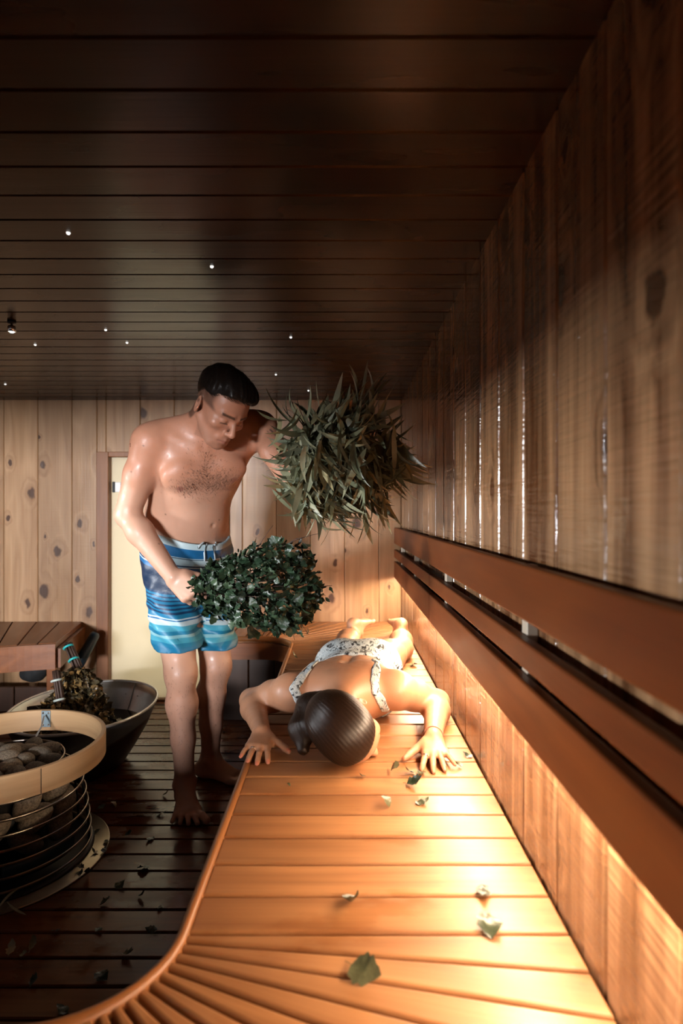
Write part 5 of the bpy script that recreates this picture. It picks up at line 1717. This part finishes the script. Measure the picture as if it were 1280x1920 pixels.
while len(pts) < 26 and tries < 4000:
    tries += 1
    a = rs.uniform(0, 6.28); rr_ = 0.145 * math.sqrt(rs.random())
    p = (rr_ * math.cos(a), rr_ * math.sin(a))
    if all(math.hypot(p[0] - q_[0], p[1] - q_[1]) > 0.054 for q_ in pts): pts.append(p)
for (x_, y_) in pts:
    o = stone((HX + x_, HY + y_, 0.298 + 0.028 * (1 - math.hypot(x_, y_) / .15) + rs.uniform(-.006, .006)), rs.uniform(.040, .052), '')
    tag(o, 'rounded brown-grey stone heaped on top of the heater inside the wooden hoop', 'stone', 'stones on top of the heater')

# ================================================================== fallen leaves
def fallen(px, py, zsurf, s, label, mat='fallen', group=None, tilt=0.35, name='fallen_leaf', kind='ovate'):
    Y = F * (CH - zsurf - 0.004) / (py - 960)
    p = P(px, py, Y)
    j = rs.randrange(8)
    a = rs.uniform(0, 6.28)
    d = np.array([math.cos(a), math.sin(a), rs.uniform(-.05, .1)])
    m = leaf_matrix(p, d, rs.uniform(-tilt, tilt), s)
    V, _ = LEAF[kind][j]
    Wv = V @ m[:3, :3].T + m[:3, 3]
    m[:3, 3] += p - Wv.mean(0)
    m[2, 3] += zsurf + 0.0008 - (V @ m[:3, :3].T + m[:3, 3])[:, 2].min()
    o = link(name, leaf_mesh(kind, j, mat)); o.matrix_world = Matrix(m.tolist())
    return tag(o, label, 'leaf', group)
for (px, py, s, lab) in ((658, 1692, .046, 'curled green leaf on the bench in front of the woman, left of two pale ones'),
                         (680, 1826, .046, 'large green leaf on the fanned bench boards nearest the camera'),
                         (906, 1671, .042, 'crumpled green leaf near the wall, farther of the pair on the bright boards'),
                         (918, 1737, .044, 'crumpled green leaf near the wall, nearer of the pair on the bright boards'),
                         (724, 1509, .030, 'small pale crumpled leaf alone on a bench board before the woman'),
                         (790, 1503, .036, 'dark-edged leaf scrap on the board below the spread left hand'),
                         (775, 1470, .042, 'thin curled leaf just in front of the spread left hand'),
                         (768, 1449, .040, 'green leaf beside the thumb of the spread left hand'),
                         (740, 1447, .034, 'narrow dark leaf between the head and the left hand'),
                         (790, 1449, .026, 'small leaf touching the fingertips of the left hand'),
                         (679, 1455, .026, 'small dark leaf under the crown of the woman\'s head'),
                         (878, 1416, .030, 'thin grey leaf by the wall beside the left hand'),
                         (860, 1436, .026, 'wet leaf scrap between the left hand and the wall'),
                         (598, 1163, .050, 'dark leaf at the foot of the back wall on the far bench'),
                         (553, 1233, .042, 'dark leaf near the bench edge beyond the right shoulder'),
                         (775, 1248, .04, 'dark leaf between the far leg and the wall'),
                         (541, 1472, .011, 'tiny dark speck of leaf on the board left of the head')):
    fallen(px, py, ZB, s, lab)
pale = {(205, 1497), (213, 1512), (310, 1490), (60, 1775), (20, 1782), (44, 1790), (345, 1522), (165, 1487)}
for i, (px, py) in enumerate(((165, 1487), (205, 1497), (213, 1512), (190, 1513), (310, 1490), (345, 1522), (300, 1527), (270, 1628), (265, 1680), (165, 1570), (196, 1692), (225, 1660),
                 (60, 1775), (20, 1782), (44, 1790), (62, 1842), (105, 1745), (118, 1893), (150, 1640), (282, 1572), (240, 1565), (190, 1830), (185, 1742), (420, 1372), (412, 1366), (386, 1352), (330, 1365),
                 (300, 1700), (180, 1600), (345, 1745), (285, 1745), (238, 1790))):
    fallen(px, py, 0.001, rs.uniform(.022, .038), 'pale yellowish leaf fallen on the dark floor boards' if (px, py) in pale else 'dark wet leaf fallen on the dark floor boards', 'paleleaf' if (px, py) in pale else 'fallen', 'pale leaves fallen on the floor' if (px, py) in pale else 'dark leaves fallen on the floor')
for (px, py, s) in ((165, 1640, .045), (200, 1577, .03), (180, 1558, .026), (150, 1628, .03), (195, 1595, .03)):
    fallen(px, py, 0.007, s, 'dark wet leaf stuck to the steel plate under the heater', 'fallen', 'leaves on the heater plate')
for (px, py, s, lab) in ((14, 1695, .07, 'dry pale leaf nearest the rings at the front of the heater plate'), (30, 1707, .08, 'longest pale dry leaf along the front rim of the heater plate'), (8, 1710, .06, 'short pale dry leaf at the left edge on the heater plate')):
    fallen(px, py, 0.008, s, lab, 'paleleaf', 'dry leaves at the front of the heater plate', kind='long')

# ================================================================== small things by the door
st_ = empty('leaning_stick', tuple(P(82, 1349, 3.15)))
tag(st_, 'dark blue stick leaning on the wall between the left bench and the door', 'stick')
a_, b_ = P(95, 1345, 3.24), P(180, 1186, 3.42); a_[2] = 0.004
under(link('shaft', tube_mesh('shaft', [a_, a_ + (b_ - a_) * .55], 0.012, 10), M['black']), st_)
under(link('grip', tube_mesh('grip', [a_ + (b_ - a_) * t for t in (.5, .52, .75, .97, 1.0)], [.012, .028, .030, .028, .018], 12), plain('dark_blue_rubber', (0.008, 0.022, 0.035), 0.45)), st_)
# dark cloth bundle hanging below the left bench
Bg = Field()
pc = P(62, 1262, 3.3)
Bg.ell(pc, (0.07, 0.05, 0.05), k=0.02); Bg.ell(pc + np.array([0.03, 0, 0.03]), (0.05, 0.045, 0.05), k=0.03); Bg.cone(pc + np.array([0.02, 0, 0.03]), pc + np.array([0.02, 0, 0.085]), 0.03, 0.02, 0.02)
lo, hi = Bg.bounds()
me, _ = sdf_mesh('cloth_bundle', lambda q, c, r: Bg.eval(q, c, r) + 0.006 * wob(q, 70, 2), lo, hi, 0.006)
o = link('cloth_bundle', me, plain('black_cloth', (0.012, 0.013, 0.014), 0.8))
tag(o, 'dark cloth bundle hanging under the left bench', 'cloth')
